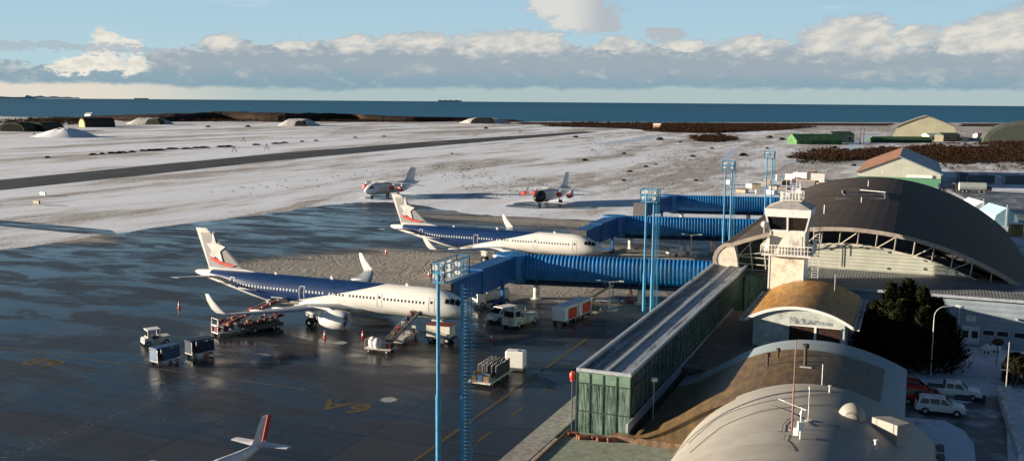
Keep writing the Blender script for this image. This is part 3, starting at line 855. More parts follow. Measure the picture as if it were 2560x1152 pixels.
# ------------------------------------------------------------------ boarding bridges
def bridge(label, p0, p1, plane_p, dock_w, legs, tube_z=4.9):
    """corrugated round tunnel from the hall (p1) to the kink (p0), then a flat-sided ramp down to the aircraft door"""
    t = thing('boarding_bridge', label, 'boarding bridge', (p0[0], p0[1], 0), 0, 'blue boarding bridges')
    a = Vector((0, 0, 0)); b = Vector((p1[0] - p0[0], p1[1] - p0[1], 0))
    d = b.normalized(); nrm = Vector((-d.y, d.x, 0)); Ln = b.length
    n = 20; rings = []; step = 0.6 / 4
    k = 0; x = 0.0
    while x <= Ln:
        r = 2.02 + 0.055 * math.sin(2 * PI * x / 0.6)
        ring = []
        for i in range(n):
            q = 2 * PI * i / n
            cx, cz = math.cos(q), math.sin(q)
            # squarish oval tunnel section
            f = 1 / (abs(cx) ** 2.6 + abs(cz) ** 2.6) ** (1 / 2.6)
            pt = a + d * x + nrm * (r * 0.92 * f * cx); ring.append((pt.x, pt.y, tube_z + r * f * cz))
        rings.append(ring); x += step
    MB().loft(rings).build('tunnel', BLUE, t, smooth=True)
    # underside keel
    kb = MB(); kb.box(tuple(a.lerp(b, .5) + Vector((0, 0, tube_z - 2.3))), (Ln - 1, 2.2, .5), rz=math.atan2(d.y, d.x)); kb.build('underframe', NAVY, t)
    # head and ramp
    hp = MB(); hp.cyl((0, 0, tube_z - 2.2), (0, 0, tube_z + 2.0), 2.5, n=20); hp.build('rotunda', BLUE, t, smooth=True)
    q = Vector((plane_p[0] - p0[0], plane_p[1] - p0[1], 0)); e = q.normalized(); en = Vector((-e.y, e.x, 0))
    z0, z1 = tube_z, 4.75
    for seg, (f0, f1, w, h) in enumerate(((0.0, 0.62, 2.9, 3.6), (0.55, 0.93, 2.55, 3.1))):
        s0 = q * f0; s1 = q * f1; zz0 = z0 + (z1 - z0) * f0; zz1 = z0 + (z1 - z0) * f1; hw = w / 2
        vs = []
        for p, zz in ((s0, zz0), (s1, zz1)):
            for i, j in ((-1, -1), (1, -1), (1, 1), (-1, 1)): vs.append(p + en * (i * hw) + Vector((0, 0, zz + j * h / 2 + .1)))
        MB().add(vs, [(0, 1, 2, 3), (7, 6, 5, 4), (0, 4, 5, 1), (1, 5, 6, 2), (2, 6, 7, 3), (3, 7, 4, 0)]).build('ramp_section', BLUE_SHADE, t, bevel=.08)
    cabp = q * .97
    cab = MB().box((cabp.x, cabp.y, z1 + .1), (3.4, 3.0, 3.1), rz=math.atan2(e.y, e.x)); cb = cab.build('cab', BLUE_SHADE, t, bevel=.1)
    MB().box((cabp.x + en.x * -1.0 + e.x * 1.71, cabp.y + en.y * -1.0 + e.y * 1.71, z1 + .5), (.05, 1.2, 1.1), rz=math.atan2(e.y, e.x)).build('cab_window', GLASSD, cb)
    for i in range(4):
        c = q * .97 + e * (1.7 + i * .28); MB().box((c.x, c.y, z1 + .1), (.2, 3.1 + .1 * (i % 2), 3.1 + .1 * (i % 2)), rz=math.atan2(e.y, e.x)).build('canopy_fold', DGREY, cb)
    for (f, kind) in legs:
        if kind == 'ramp':
            c = q * f; zz = z0 + (z1 - z0) * f - 1.8
            lg = MB()
            for sgn in (-1, 1):
                o = c + en * (sgn * 1.5); lg.b2(o.x - .22, o.x + .22, o.y - .3, o.y + .3, .6, zz + .9)
            lg.box((c.x, c.y, .75), (.5, 4.0, .5), rz=math.atan2(e.y, e.x)); L_ = lg.build('drive_column', BLUE_SHADE, t)
            for sgn in (-1, 1):
                o = c + en * (sgn * 1.5); MB().cyl((o.x - .3, o.y, .5), (o.x + .3, o.y, .5), .5, n=14).build('wheel', RUBBER, L_)
        else:
            c = a.lerp(b, f)
            MB().cyl((c.x, c.y, 0), (c.x, c.y, tube_z - 1.9), .5, n=14).cyl((c.x, c.y, 0), (c.x, c.y, .15), 1.0, n=14).build('column', kind_m[kind], t, smooth=True)
    return t


BLUE_SHADE = mat('bridge_shaded_blue', (0.004, 0.085, 0.27), 0.5, var=0.2, scale=.4, ribs=(2, 1.1, 0.02))  # darker copy of the bridge blue, with the ramp's shade put into it
kind_m = {'blue': BLUE, 'white': WHITE_D}
bridge('nearest blue boarding bridge, docked at the nearer airliner', (-57.0, 139.2), (-25.6, 145.4), (-57.4, 117.0), 3, [(.32, 'ramp'), (.12, 'white'), (.62, 'white')])
bridge('middle blue boarding bridge, docked at the farther airliner', (-57.2, 195.6), (-24.5, 203.2), (-57.6, 175.2), 3, [(.3, 'ramp'), (.1, 'white'), (.6, 'white')])
bridge('farthest blue boarding bridge, with no aircraft at its end', (-57.6, 245.4), (-25.5, 253.4), (-60.0, 229.0), 3, [(.5, 'ramp'), (.1, 'white'), (.6, 'white')])
# equipment shed roof left of the farthest bridge
# ------------------------------------------------------------------ floodlight masts
def mast(label, x, y, H, gap, direction, big):
    t = thing('floodlight_mast', label, 'floodlight mast', (x, y, 0), 0, 'turquoise floodlight masts along the bridges')
    dx, dy = direction
    r = .17 if big else .16
    for k in (0, 1):
        px, py = gap * k * dx, gap * k * dy
        MB().cyl((px, py, 0), (px, py, H * .42), r * 1.35, n=12).cyl((px, py, H * .42), (px, py, H - (1.0 if big and k else 0)), r, r * .8, n=12).cyl((px, py, 0), (px, py, .1), .45, n=12).build('pole', TURQ, t, smooth=True)
    # climbing ladder with cage hoops beside the second pole
    lx = gap * dx + .15 * dx; ly = gap * dy + .15 * dy; sx, sy = dx, dy
    lad = MB(); cw = .95 if big else .8
    z = .4
    while z < H - 1.2:
        lad.bar((lx, ly, z), (lx + sx * cw, ly + sy * cw, z + .10), .05, .035)
        n = 7; pr_ = None
        for i in range(n + 1):
            q = PI * i / n; w = .38
            p = (lx + sx * (cw * .5 - cw * .5 * math.cos(q)), ly + sy * (cw * .5 - cw * .5 * math.cos(q)) - w * math.sin(q) * 1.1, z + .1)
            if pr_: lad.bar(pr_, p, .035, .025)
            pr_ = p
        z += .3
    for o in (.3, .62): lad.bar((lx + sx * cw * o, ly + sy * cw * o, .3), (lx + sx * cw * o, ly + sy * cw * o, H - .8), .05)
    lad.build('ladder', TURQ, t)
    # lamp cage on top
    ca = MB(); W_, D_, Hh = (1.15, 4.6, 1.5) if big else (2.3, 1.6, 1.7)
    cx, cy = (0.15, D_ / 2 - .35) if big else (gap * .5 * dx, gap * .5 * dy)
    zz0, zz1 = H - Hh * .55, H + Hh * .45
    for z in (zz0, (zz0 + zz1) / 2, zz1):
        for s in (-1, 1):
            ca.bar((cx - W_ / 2, cy + s * D_ / 2, z), (cx + W_ / 2, cy + s * D_ / 2, z), .08); ca.bar((cx + s * W_ / 2, cy - D_ / 2, z), (cx + s * W_ / 2, cy + D_ / 2, z), .08)
    for i in range(5):
        for s in (-1, 1):
            xx = cx - W_ / 2 + W_ * i / 4; ca.bar((xx, cy + s * D_ / 2, zz0), (xx, cy + s * D_ / 2, zz1), .05)
            yy = cy - D_ / 2 + D_ * i / 4; ca.bar((cx + s * W_ / 2, yy, zz0), (cx + s * W_ / 2, yy, zz1), .05)
    for s in (-1, 1): ca.bar((cx - W_ / 2, cy + s * D_ / 2, zz0), (cx + W_ / 2, cy + s * D_ / 2, zz1), .04)
    ca.build('lamp_cage', TURQ, t)
    MB().box((cx, cy, zz0 + .04), (W_, D_, .05)).build('platform', STEEL, t)
    k = 0
    for i in range(3 if big else 2):
        for j in (-1, 1):
            for zf in (.3, .75):
                p = (cx + j * W_ * .3, cy - D_ * .42 + (D_ * .28 * i if big else D_ * .7 * i), zz0 + (zz1 - zz0) * zf)
                MB().cyl((p[0], p[1] - .14, p[2]), (p[0], p[1] + .1, p[2]), .26, .2, n=12).build('floodlight', LAMPF, t, smooth=True)
    return t


LAMPF = mat('lamp_face', (0.55, 0.57, 0.55), 0.2)
mast('nearest turquoise floodlight mast, rising from the lower edge in front of the near airliner nose', -34.1, 68.0, 17.1, 1.9, (.93, .36), True)
mast('second turquoise floodlight mast, standing beside the glass gallery', -32.8, 126.8, 18.2, 1.05, (1, 0), False)
mast('third turquoise floodlight mast, in front of the farthest boarding bridge', -34.1, 192.0, 18.3, 1.25, (1, 0), False)
mast('farthest turquoise floodlight mast, at the right end of the farthest boarding bridge', -32.8, 239.0, 18.2, 1.25, (1, 0), False)

# ------------------------------------------------------------------ glass gallery
def glass_mat():
    m, nt, b, tc = new_mat('green_glass')
    v = tc.outputs['Object']; x, y, z = sep(nt, v)
    n1 = noise(nt, comb(nt, x * 1.0, y * 1.0, z * 0.12), 1.6, 4, 0.6)
    nt.nodes.remove(b)
    o = [n for n in nt.nodes if n.type == 'OUTPUT_MATERIAL'][0]
    tr_ = nt.nodes.new('ShaderNodeBsdfTransparent'); gl = nt.nodes.new('ShaderNodeBsdfGlossy'); df = nt.nodes.new('ShaderNodeBsdfDiffuse')
    tr_.inputs[0].default_value = (0.60, 0.77, 0.69, 1); gl.inputs[0].default_value = (0.6, 0.8, 0.75, 1); gl.inputs['Roughness'].default_value = 0.06
    n5 = noise(nt, comb(nt, x * 2.6 + z * 0.18, y * 2.2 + z * 0.22, z * 0.10), 2.6, 4, 0.6); n6 = noise(nt, comb(nt, x * 0.3, y * 0.3, z * 0.5), 0.9, 3)
    sk = ((n5 - 0.5) * 2.2 + (n6 - 0.5) * 0.9 + 0.45).clamp()
    nt.links.new(mixc(nt, sk, (0.025, 0.065, 0.05), (0.45, 0.62, 0.53)), df.inputs[0])  # pale streaks put into the pane colour imitate curtains and reflections
    fr = nt.nodes.new('ShaderNodeFresnel'); fr.inputs[0].default_value = 1.5
    m1 = nt.nodes.new('ShaderNodeMixShader'); nt.links.new((n1.step(0.3, 0.7) * 0.15 + 0.48).k, m1.inputs[0]); nt.links.new(tr_.outputs[0], m1.inputs[1]); nt.links.new(df.outputs[0], m1.inputs[2])
    m2 = nt.nodes.new('ShaderNodeMixShader'); nt.links.new(fr.outputs[0], m2.inputs[0]); nt.links.new(m1.outputs[0], m2.inputs[1]); nt.links.new(gl.outputs[0], m2.inputs[2])
    nt.links.new(m2.outputs[0], o.inputs[0])
    return m


GG = glass_mat()
FRAME_G = mat('green_frame', (0.05, 0.09, 0.08), 0.5)
gx0, gx1, gy0, gy1, gh = -26.9, -21.9, 81.0, 145.0, 6.75
t = thing('glass_gallery', 'long green glass passenger gallery with a flat frosted roof beside the apron', 'glass gallery', ((gx0 + gx1) / 2, (gy0 + gy1) / 2, 0))
ox, oy = (gx0 + gx1) / 2, (gy0 + gy1) / 2
hw, hl = (gx1 - gx0) / 2, (gy1 - gy0) / 2


def frosted():
    m, nt, b, tc = new_mat('frosted_roof')
    v = tc.outputs['Object']; x, y, z = sep(nt, v)
    n1 = noise(nt, comb(nt, x * 3.5, y * 1.1, 0.0), 1.3, 6, 0.7)
    n2 = noise(nt, comb(nt, x * 0.9, y * 0.05, 0.0), 2.2, 4, 0.6)
    n3 = noise(nt, v, 0.4, 4)
    fr = (n1 * 0.5 + n2 * 0.5 + n3 * 0.16 + x.step(-0.6, 0.4) * x.step(2.4, 1.0) * 0.10).step(0.56, 0.70)
    ribs = (y * (2 * PI / 0.9)).sin().step(0.2, 0.9)
    cc = mixc(nt, fr * 0.8, mixc(nt, ribs * 0.5, (0.05, 0.052, 0.065), (0.09, 0.085, 0.09)), (0.42, 0.46, 0.52))
    nt.links.new(cc, b.inputs['Base Color']); b.inputs['Roughness'].default_value = 0.5
    bump(nt, b, ribs, 0.4, 0.05)
    return m


FR = frosted()
MB().box((0, 0, gh - .22), (2 * hw - .3, 2 * hl - .3, .2)).build('roof_deck', FR, t)
cop = mat('pale_coping', (0.36, 0.40, 0.44), 0.5)
pm = MB()
for s in (-1, 1): pm.box((s * (hw - .16), 0, gh), (.36, 2 * hl + .02, .34)); pm.box((0, s * (hl - .12), gh - .01), (2 * hw - .7, .26, .3))
pm.build('parapet', cop, t, bevel=.03)
MB().box((.1, 0, gh - .03), (.3, 2 * hl - .6, .18)).build('cable_tray', cop, t)
MB().box((0, 0, 3.05), (2 * hw - .5, 2 * hl - .5, .3)).build('floor_slab', DGREY, t)
mb = MB(); nb = 40
for i in range(nb + 1):
    y = -hl + .1 + (2 * hl - .2) * i / nb
    for s in (-1, 1): mb.bar((s * (hw - .12), y, 0), (s * (hw - .12), y, gh - .3), .09)
for z in (.3, 3.05, 5.6, 6.4):
    for s in (-1, 1): mb.bar((s * (hw - .12), -hl, z), (s * (hw - .12), hl, z), .08)
    mb.bar((-hw, -hl + .1, z), (hw, -hl + .1, z), .08)
for i in range(5): mb.bar((-hw + .06 + (2 * hw - .12) * i / 4, -hl + .08, 0), (-hw + .06 + (2 * hw - .12) * i / 4, -hl + .08, gh - .3), .1)
mb.build('mullions', FRAME_G, t)
for i in range(nb):
    y0 = -hl + .1 + (2 * hl - .2) * i / nb; y1 = -hl + .1 + (2 * hl - .2) * (i + 1) / nb
    for s in (-1, 1): MB().box((s * (hw + .0), (y0 + y1) / 2, gh / 2 - .1), (.03, y1 - y0 - .04, gh - .3), rz=random.uniform(-.004, .004)).build('glass_pane', GG, t)
for i in range(4):
    x0 = -hw + 2 * hw * i / 4 + .03; x1 = -hw + 2 * hw * (i + 1) / 4 - .03
    MB().b2(x0, x1, -hl - .03, -hl, .1, 5.55).build('glass_pane', GG, t)
    MB().b2(x0, x1, -hl - .03, -hl, 5.65, gh - .2).build('glass_pane', mat('pale_green_glass', (0.17, 0.27, 0.20), .2), t)
cp = MB()
for i in range(nb + 1):
    y = -hl + .1 + (2 * hl - .2) * i / nb
    for s in (-1, 1): cp.bar((s * (hw + .04), y, .05), (s * (hw + .04), y, gh - .25), .07)
for z in (3.05, 5.6):
    for s in (-1, 1): cp.bar((s * (hw + .05), -hl, z), (s * (hw + .05), hl, z), .08)
    cp.bar((-hw, -hl - .05, z), (hw, -hl - .05, z), .09)
for i in range(5): cp.bar((-hw + .04 + (2 * hw - .08) * i / 4, -hl - .05, 0), (-hw + .04 + (2 * hw - .08) * i / 4, -hl - .05, gh - .25), .08)
cp.build('glazing_bars', mat('dark_green_bar', (0.03, 0.05, 0.045), .5), t)
cur = MB(); random.seed(3)
curt = mat('pale_curtain', (0.85, 0.88, 0.82), 0.8, var=0.3, scale=.7)
for i in range(230):
    y = -hl + .6 + random.random() * (2 * hl - 1.2); x = hw - .3 - random.random() * .4
    w = random.uniform(.15, .7); lean = random.uniform(-.6, .6); z0 = random.choice((.2, .2, 3.2)); z1 = z0 + random.uniform(1.8, 3.0)
    cur.add([(x, y, z0), (x, y + w, z0), (x, y + w + lean, z1), (x, y + lean, z1)], [(0, 1, 2, 3)])
for i in range(34):
    x = -hw + .4 + random.random() * (2 * hw - .9); y = -hl + .5 + random.random() * .5
    w = random.uniform(.08, .3); lean = random.uniform(-.5, .5)
    cur.add([(x, y, .2), (x + w, y, .2), (x + w + lean, y, 5.3), (x + lean, y, 5.3)], [(0, 1, 2, 3)])
cur.build('blinds', curt, t)
random.seed(11)
# red hydrant / lamp at the gallery corner
t = thing('warning_light', 'red round beacon on a thin dark post at the glass gallery corner', 'warning light', (-27.35, 81.2, 0))
MB().cyl((0, 0, 0), (0, 0, 5.6), .06).build('post', DGREY, t)
MB().ball((0, 0, 6.1), (.28, .28, .42)).cyl((0, 0, 5.6), (0, 0, 5.75), .2).build('lamp', mat('beacon_red', (0.75, 0.07, 0.04), 0.3), t, smooth=True)
t = thing('flood_lamp', 'small white lamp box on a thin post in front of the glass gallery side', 'lamp post', (-20.6, 84.0, 0))
MB().cyl((0, 0, 1.5), (0, 0, 5.7), .05).build('post', STEEL, t)
MB().box((.05, -.1, 5.8), (.5, .4, .3), rz=.4).build('lamp_head', LAMPF, t)

# ------------------------------------------------------------------ terminal hall
UC, RR, ZT = -8.4, 41.0, 13.25
def arc_z(x): return ZT - (RR - math.sqrt(RR * RR - (x - UC) ** 2))
prof = []
for k in range(29): x = 19.4 + (-24.2 - 19.4) * k / 28; prof.append((x, arc_z(x)))
prof += [(-25.2, 10.0), (-26.0, 9.4), (-26.5, 8.7), (-26.75, 7.9), (-26.7, 7.1), (-26.4, 6.5)]
def offset(pr, d):
    out_ = []
    for i, p in enumerate(pr):
        a = pr[max(0, i - 1)]; b = pr[min(len(pr) - 1, i + 1)]
        tx, tz = b[0] - a[0], b[1] - a[1]; l = math.hypot(tx, tz); out_.append((p[0] - tz / l * d, p[1] + tx / l * d))
    return out_
inner = offset(prof, 0.45)
t = thing('terminal_hall', 'large terminal hall with a dark arched roof over a pale ribbed gable', 'terminal building', (0, 143, 0))
roof_m = mat('dark_roof_membrane', (0.078, 0.064, 0.056), 0.62, var=0.16, scale=.25, ribs=(1, 0.22, 0.004))
roof_m.node_tree.nodes['Principled BSDF'].inputs['Specular IOR Level'].default_value = 0.04
mb = MB(); YN, YF = 0.0, 103.0
ys = [YN, YF]
rings = [[(p[0], y, p[1]) for p in prof] + [(p[0], y, p[1]) for p in reversed(inner)] for y in ys]
mb.loft(rings)
ro = mb.build('roof', roof_m, t)
rim = MB(); o2 = offset(prof, -.06); i2 = offset(prof, .5)
rim.loft([[(p[0], y, p[1]) for p in o2] + [(p[0], y, p[1]) for p in reversed(i2)] for y in (-.14, -.01)])
rim.build('roof_edge', mat('roof_rim', (0.34, 0.29, 0.25), 0.5), t)
SID = mat('gable_siding', (0.46, 0.47, 0.40), 0.55, var=0.12, scale=.4, ribs=(2, 2.1, 0.06), dirt=(0.3, 0.3, 0.26), dirt_amt=.2)
gb = [(x, arc_z(x) - 2.45 - .02 * abs(x + 8)) for x in [-19 + (13.4 + 19) * k / 24 for k in range(25)]]
gp = [(-19.0, 5.5)] + [(p[0], max(p[1], 5.6)) for p in gb] + [(13.4, 5.5)]
MB().prism(gp, 1, 2.2, 2.5).build('gable_wall', SID, t)
ins = offset(prof, .5)
bw = MB(); poly = [(-23.0, 5.6)] + [(p[0], p[1]) for p in reversed([q for q in inner if -24 < q[0] < 18])] + [(18.0, 4.2), (14, 4.2)]
bw.prism(poly, 1, 6.4, 6.6); bw.build('recessed_wall', DGREY, t)
# exposed truss
tm = MB(); xs = [-19 + 2.42 * k for k in range(15)]
for i, x in enumerate(xs):
    zt = arc_z(x) - .45; zb = arc_z(x) - 2.5 - .012 * abs(x + 8)
    tm.bar((x + .1, .35, zt), (x - .1, 1.2, zb), .13)
    if i + 1 < len(xs) and i % 2 == 0:
        x2 = xs[i + 1]; tm.bar((x, .9, arc_z(x) - 2.5 - .012 * abs(x + 8)), (x2, .4, arc_z(x2) - .5), .1)
for k in range(48):
    xa = -19 + 34 * k / 48; xb = -19 + 34 * (k + 1) / 48
    tm.bar((xa, 1.2, arc_z(xa) - 2.5 - .012 * abs(xa + 8)), (xb, 1.2, arc_z(xb) - 2.5 - .012 * abs(xb + 8)), .12)
tm.bar((12.0, 1.0, 5.2), (17.5, 1.0, 4.6), .14); tm.bar((17.4, 1.0, 4.7), (17.1, 1.0, 3.8), .12)
tm.build('truss', BEIGE, t)
for i, (px, py) in enumerate(((2060, 610), (2092, 611), (2123, 614), (2167, 616), (2222, 630), (2266, 632), (2312, 651), (2220, 671), (2311, 672), (2391, 678))):
    p = G(px, py, 0); k = 145.2 / p.y; x = p.x * k; z = CAM_H * (1 - k)
    MB().cyl((x, 2.1, z), (x, 2.22, z), .16, n=10).build('vent', DGREY, t)
for px in (2103, 2109, 2123):
    p = G(px, 640, 0); x = p.x * 145.2 / p.y
    MB().bar((x, 2.13, 7.4 if px != 2123 else 9), (x, 2.13, arc_z(x) - 2.5), .06).build('conduit', GREY, t)
# rounded left end with its solid nose panel and lattice glazing
npn = [(-23.1, 6.35)] + [(-23.3, 8.0), (-23.9, 10.2)] + [(p[0], p[1]) for p in offset([q for q in prof if q[0] < -24], .12)]
MB().prism(npn, 1, -.05, .4).build('end_panel', BEIGE, t)
gz = MB(); gz.prism([(-23.2, 6.3), (-23.7, arc_z(-23.7) - .5), (-20.5, arc_z(-20.5) - .5), (-17.5, arc_z(-17.5) - .6), (-17.5, 6.3)], 1, 1.2, 1.25)
gz.build('glazing', mat('hall_glass', (0.02, 0.035, 0.03), 0.1, var=.5), t)
lt = MB()
for i in range(4):
    x = -23.3 + 1.9 * i; lt.bar((x - .35, .9, arc_z(x) - .5), (x + .25, .9, 6.2), .14)
for z0, z1 in ((6.3, 6.25), (7.1, 7.0), (8.1, 8.0), (8.3, 9.2)): lt.bar((-23.3, .95, z0), (-17.4, .95, z1), .11)
lt.bar((-23.2, .9, 8.3), (-21.2, .9, 10.6), .1)
lt.build('lattice', BEIGE, t)
# ribbed lean-to roof and long low front
lean = mat('corrugated_zinc', (0.17, 0.18, 0.185), 0.6, 0.0, var=.25, scale=.5, ribs=(0, 2.6, 0.012))
MB().add([(-13.5, -8.6, 6.35), (19.5, -8.6, 6.35), (19.5, 2.2, 7.05), (-13.5, 2.2, 7.05), (-13.5, -8.6, 6.15), (19.5, -8.6, 6.15), (19.5, 2.2, 6.85), (-13.5, 2.2, 6.85)], [(0, 1, 2, 3), (7, 6, 5, 4), (0, 4, 5, 1), (1, 5, 6, 2), (2, 6, 7, 3), (3, 7, 4, 0)]).build('lean_to_roof', lean, t)
MB().b2(-13.5, 19.5, -8.75, -8.62, 6.1, 6.45).build('gutter', mat('pale_coping', (0.36, 0.40, 0.44), 0.5), t)
fr_m = mat('blue_grey_siding', (0.27, 0.33, 0.38), 0.6, var=.12, scale=.4, ribs=(2, 1.5, 0.05))
MB().b2(-12.5, 26, -8.2, -7.8, 0, 6.1).build('front_wall', fr_m, t)
MB().b2(-20.5, 13.2, 4.4, 98, 0, 5.6).build('side_block', mat('side_block', (0.25, 0.26, 0.27), .7), t)
dr = MB().b2(6.4, 8.6, -8.3, -8.21, .25, 2.6).build('door', LGREY, t)
for q in (6.95, 8.05): MB().b2(q - .35, q + .35, -8.34, -8.31, 1.1, 2.0).build('door_window', GLASSD, dr)
for x0 in (8.9, 10.5, 12.4, 14.2): w_ = MB().b2(x0, x0 + 1.4, -8.32, -8.21, 1.55, 2.3).build('window', LGREY, t); MB().b2(x0 + .08, x0 + 1.32, -8.35, -8.33, 1.62, 2.23).build('pane', GLASSD, w_)
MB().b2(6.9, 8.0, -8.25, -8.21, 3.2, 4.0).build('vent_panel', WHITE_D, t)
MB().cyl((6.1, -8.35, 0), (6.1, -8.35, 4.9), .07).build('drainpipe', LGREY, t)
MB().cyl((12.6, -8.5, 3.95), (12.6, -8.2, 3.95), .16, .1).build('wall_lamp', LAMPF, t)
# green glazed link between gallery and hall
lk = MB(); lk.b2(-21.8, -13.2, -2.0, 3.4, 0, 6.1); L_ = lk.build('glazed_link', FRAME_G, t)
for i in range(5): MB().b2(-21.7 + i * 1.6, -20.2 + i * 1.6, -2.06, -2.01, .3, 5.9).build('glass_pane', GG, L_)
# small things on the roof
for i, (px, py, h) in enumerate(((2205, 442, 1.0), (2170, 473, 1.2), (2153, 515, .9), (2060, 540, 1.4))):
    p = G(px, py, 12.6); z = arc_z(p.x)
    MB().cyl((p.x, p.y - 143, z - .1), (p.x, p.y - 143, z + h), .07).build('vent_pipe', WHITE, t)
rl = MB()
for (a_, b_) in (((2105, 478), (2160, 478)), ((2105, 478), (2107, 487)), ((2150, 480), (2215, 485)), ((2110, 490), (2212, 490)), ((2090, 499), (2212, 501)), ((2212, 485), (2212, 501))):
    p = G(*a_, 12.9); q = G(*b_, 12.9); rl.bar((p.x, p.y - 143, arc_z(p.x) + .12), (q.x, q.y - 143, arc_z(q.x) + .12), .12)
rl.build('roof_rail', LGREY, t)

# ------------------------------------------------------------------ control tower
t = thing('control_tower', 'cream control tower with a glazed cab and a railed balcony', 'control tower', (-15.0, 133.7, 0))
w2, d2 = 2.2, 2.7
MB().b2(-w2, w2, -d2, d2, 0, 10.6).build('shaft', CREAMW, t)
MB().b2(-w2 - .04, -w2 + .14, -d2 - .05, d2, 2, 10.6).b2(w2 - .14, w2 + .04, -d2 - .05, d2, 2, 10.6).build('corner_trim', WHITE, t)
MB().b2(-w2 - .9, w2 + 1.0, -d2 - .9, d2 + 1.1, 10.6, 10.85).build('balcony_floor', WHITE_D, t)
rl = MB()
X0, X1, Y0, Y1 = -w2 - .85, w2 + .95, -d2 - .85, d2 + 1.05
def rail(mb, p, q, z, h=1.0, n=10, w=.06):
    for k in range(n + 1):
        x = p[0] + (q[0] - p[0]) * k / n; y = p[1] + (q[1] - p[1]) * k / n; mb.bar((x, y, z), (x, y, z + h), w)
    mb.bar((p[0], p[1], z + h), (q[0], q[1], z + h), w * 1.3); mb.bar((p[0], p[1], z + h * .5), (q[0], q[1], z + h * .5), w * .8)
cs = [(X0, Y0), (X1, Y0), (X1, Y1), (X0, Y1)]
for i in range(4): rail(rl, cs[i], cs[(i + 1) % 4], 10.85, 1.15, 15, .075)
rl.build('balcony_railing', WHITE, t)
MB().b2(-w2 - .02, w2 + .02, -d2 - .02, d2 + .02, 10.85, 13.6).build('upper_wall', CREAMW, t)
MB().b2(.05, 1.9, -d2 - .06, -d2 - .03, 10.9, 13.2).build('hatch', WHITE_D, t)
# cab flares outwards
def ringz(z, a, b): return [(-a, -b, z), (a, -b, z), (a, b, z), (-a, b, z)]
MB().loft([ringz(13.6, w2 + .02, d2 + .02), ringz(13.95, w2 + .12, d2 + .12)]).build('cab_sill', WHITE, t)
MB().loft([ringz(13.9, w2 + .0, d2 + .0), ringz(15.75, w2 + .42, d2 + .42)]).build('cab_glass', GLASSD, t)
for sx, sy in ((-1, -1), (1, -1), (1, 1), (-1, 1), (0, -1), (0, 1), (1, 0), (-1, 0)):
    MB().bar((sx * (w2 + .07), sy * (d2 + .07), 13.9), (sx * (w2 + .5), sy * (d2 + .5), 15.8), .2 if sx and sy else .22).build('cab_post', WHITE, t)
MB().loft([ringz(15.7, w2 + .62, d2 + .62), ringz(16.75, w2 + .72, d2 + .72)]).build('fascia', WHITE, t)
MB().loft([ringz(16.75, w2 + .74, d2 + .74), ringz(17.55, 1.0, 1.3)]).build('cab_roof', mat('metal_roof_sheet', (0.42, 0.40, 0.38), 0.5), t)
MB().b2(-1.3, 1.5, -1.5, 1.5, 17.6, 17.75).build('roof_platform', WHITE_D, t)
rl = MB(); cs = [(-1.3, -1.5), (1.5, -1.5), (1.5, 1.5), (-1.3, 1.5)]
for i in range(4): rail(rl, cs[i], cs[(i + 1) % 4], 17.75, 1.0, 7, .07)
rl.build('platform_railing', WHITE, t)
an = MB(); an.bar((-.7, 0, 17.7), (-.7, 0, 20.6), .05).bar((.5, .6, 17.7), (.5, .6, 21.6), .05).bar((.1, -.2, 17.7), (.1, -.2, 19.6), .05).bar((1.1, -.4, 17.7), (1.1, -.4, 19.8), .08).bar((.9, 1, 17.7), (.9, 1, 20.2), .05).box((.95, -.4, 18.9), (.5, .4, .6)).ball((-.3, -.6, 18.5), .28, 8, 6)
an.build('antenna', WHITE, t)
MB().ball((-w2 - .75, -d2 - .4, 14.6), .42, 12, 8).bar((-w2 - .75, -d2 - .4, 13.4), (-w2 - .3, -d2 - .2, 13.6), .08).bar((-w2 - .75, -d2 - .4, 13.4), (-w2 - .75, -d2 - .4, 14.4), .08).build('radome', WHITE, t, smooth=True)
MB().add([(-w2 - 1.1, -d2 - .6, 10.9), (-w2 - 1.1, -d2 + .5, 10.9), (-w2 + .05, -d2 + .5, 13.2), (-w2 + .05, -d2 - .6, 13.2), (-w2 - 1.1, -d2 - .6, 11.9), (-w2 - 1.1, -d2 + .5, 11.9)], [(0, 1, 5, 4), (4, 5, 2, 3), (0, 4, 3)]).build('windbreak', WHITE_D, t)
st = MB()
st.bar((w2 + .4, d2 + 2.2, 3), (w2 + .4, d2 + 2.2, 14.5), .08); st.bar((w2 + 1.2, d2 + 2.2, 3), (w2 + 1.2, d2 + 2.2, 14.5), .08)
for k in range(30): st.bar((w2 + .4, d2 + 2.2, 3.4 + k * .37), (w2 + 1.2, d2 + 2.2, 3.4 + k * .37), .05)
for k in range(3): st.bar((w2 + .1, d2 + 1, 10.9 - k * 2.6), (w2 + 1.2, d2 + 2.2, 10.9 - k * 2.6), .07); st.bar((w2, d2, 10.9 - k * 2.6), (w2 + 1.2, d2 + 2.2, 9.6 - k * 2.6), .05)
st.build('ladder', WHITE_D, t)
# ------------------------------------------------------------------ foreground service buildings
def arc_roof(uc, Rr, top, x0, x1, n=24):
    return [(x0 + (x1 - x0) * k / n, top - (Rr - math.sqrt(max(0, Rr * Rr - (x0 + (x1 - x0) * k / n - uc) ** 2)))) for k in range(n + 1)]


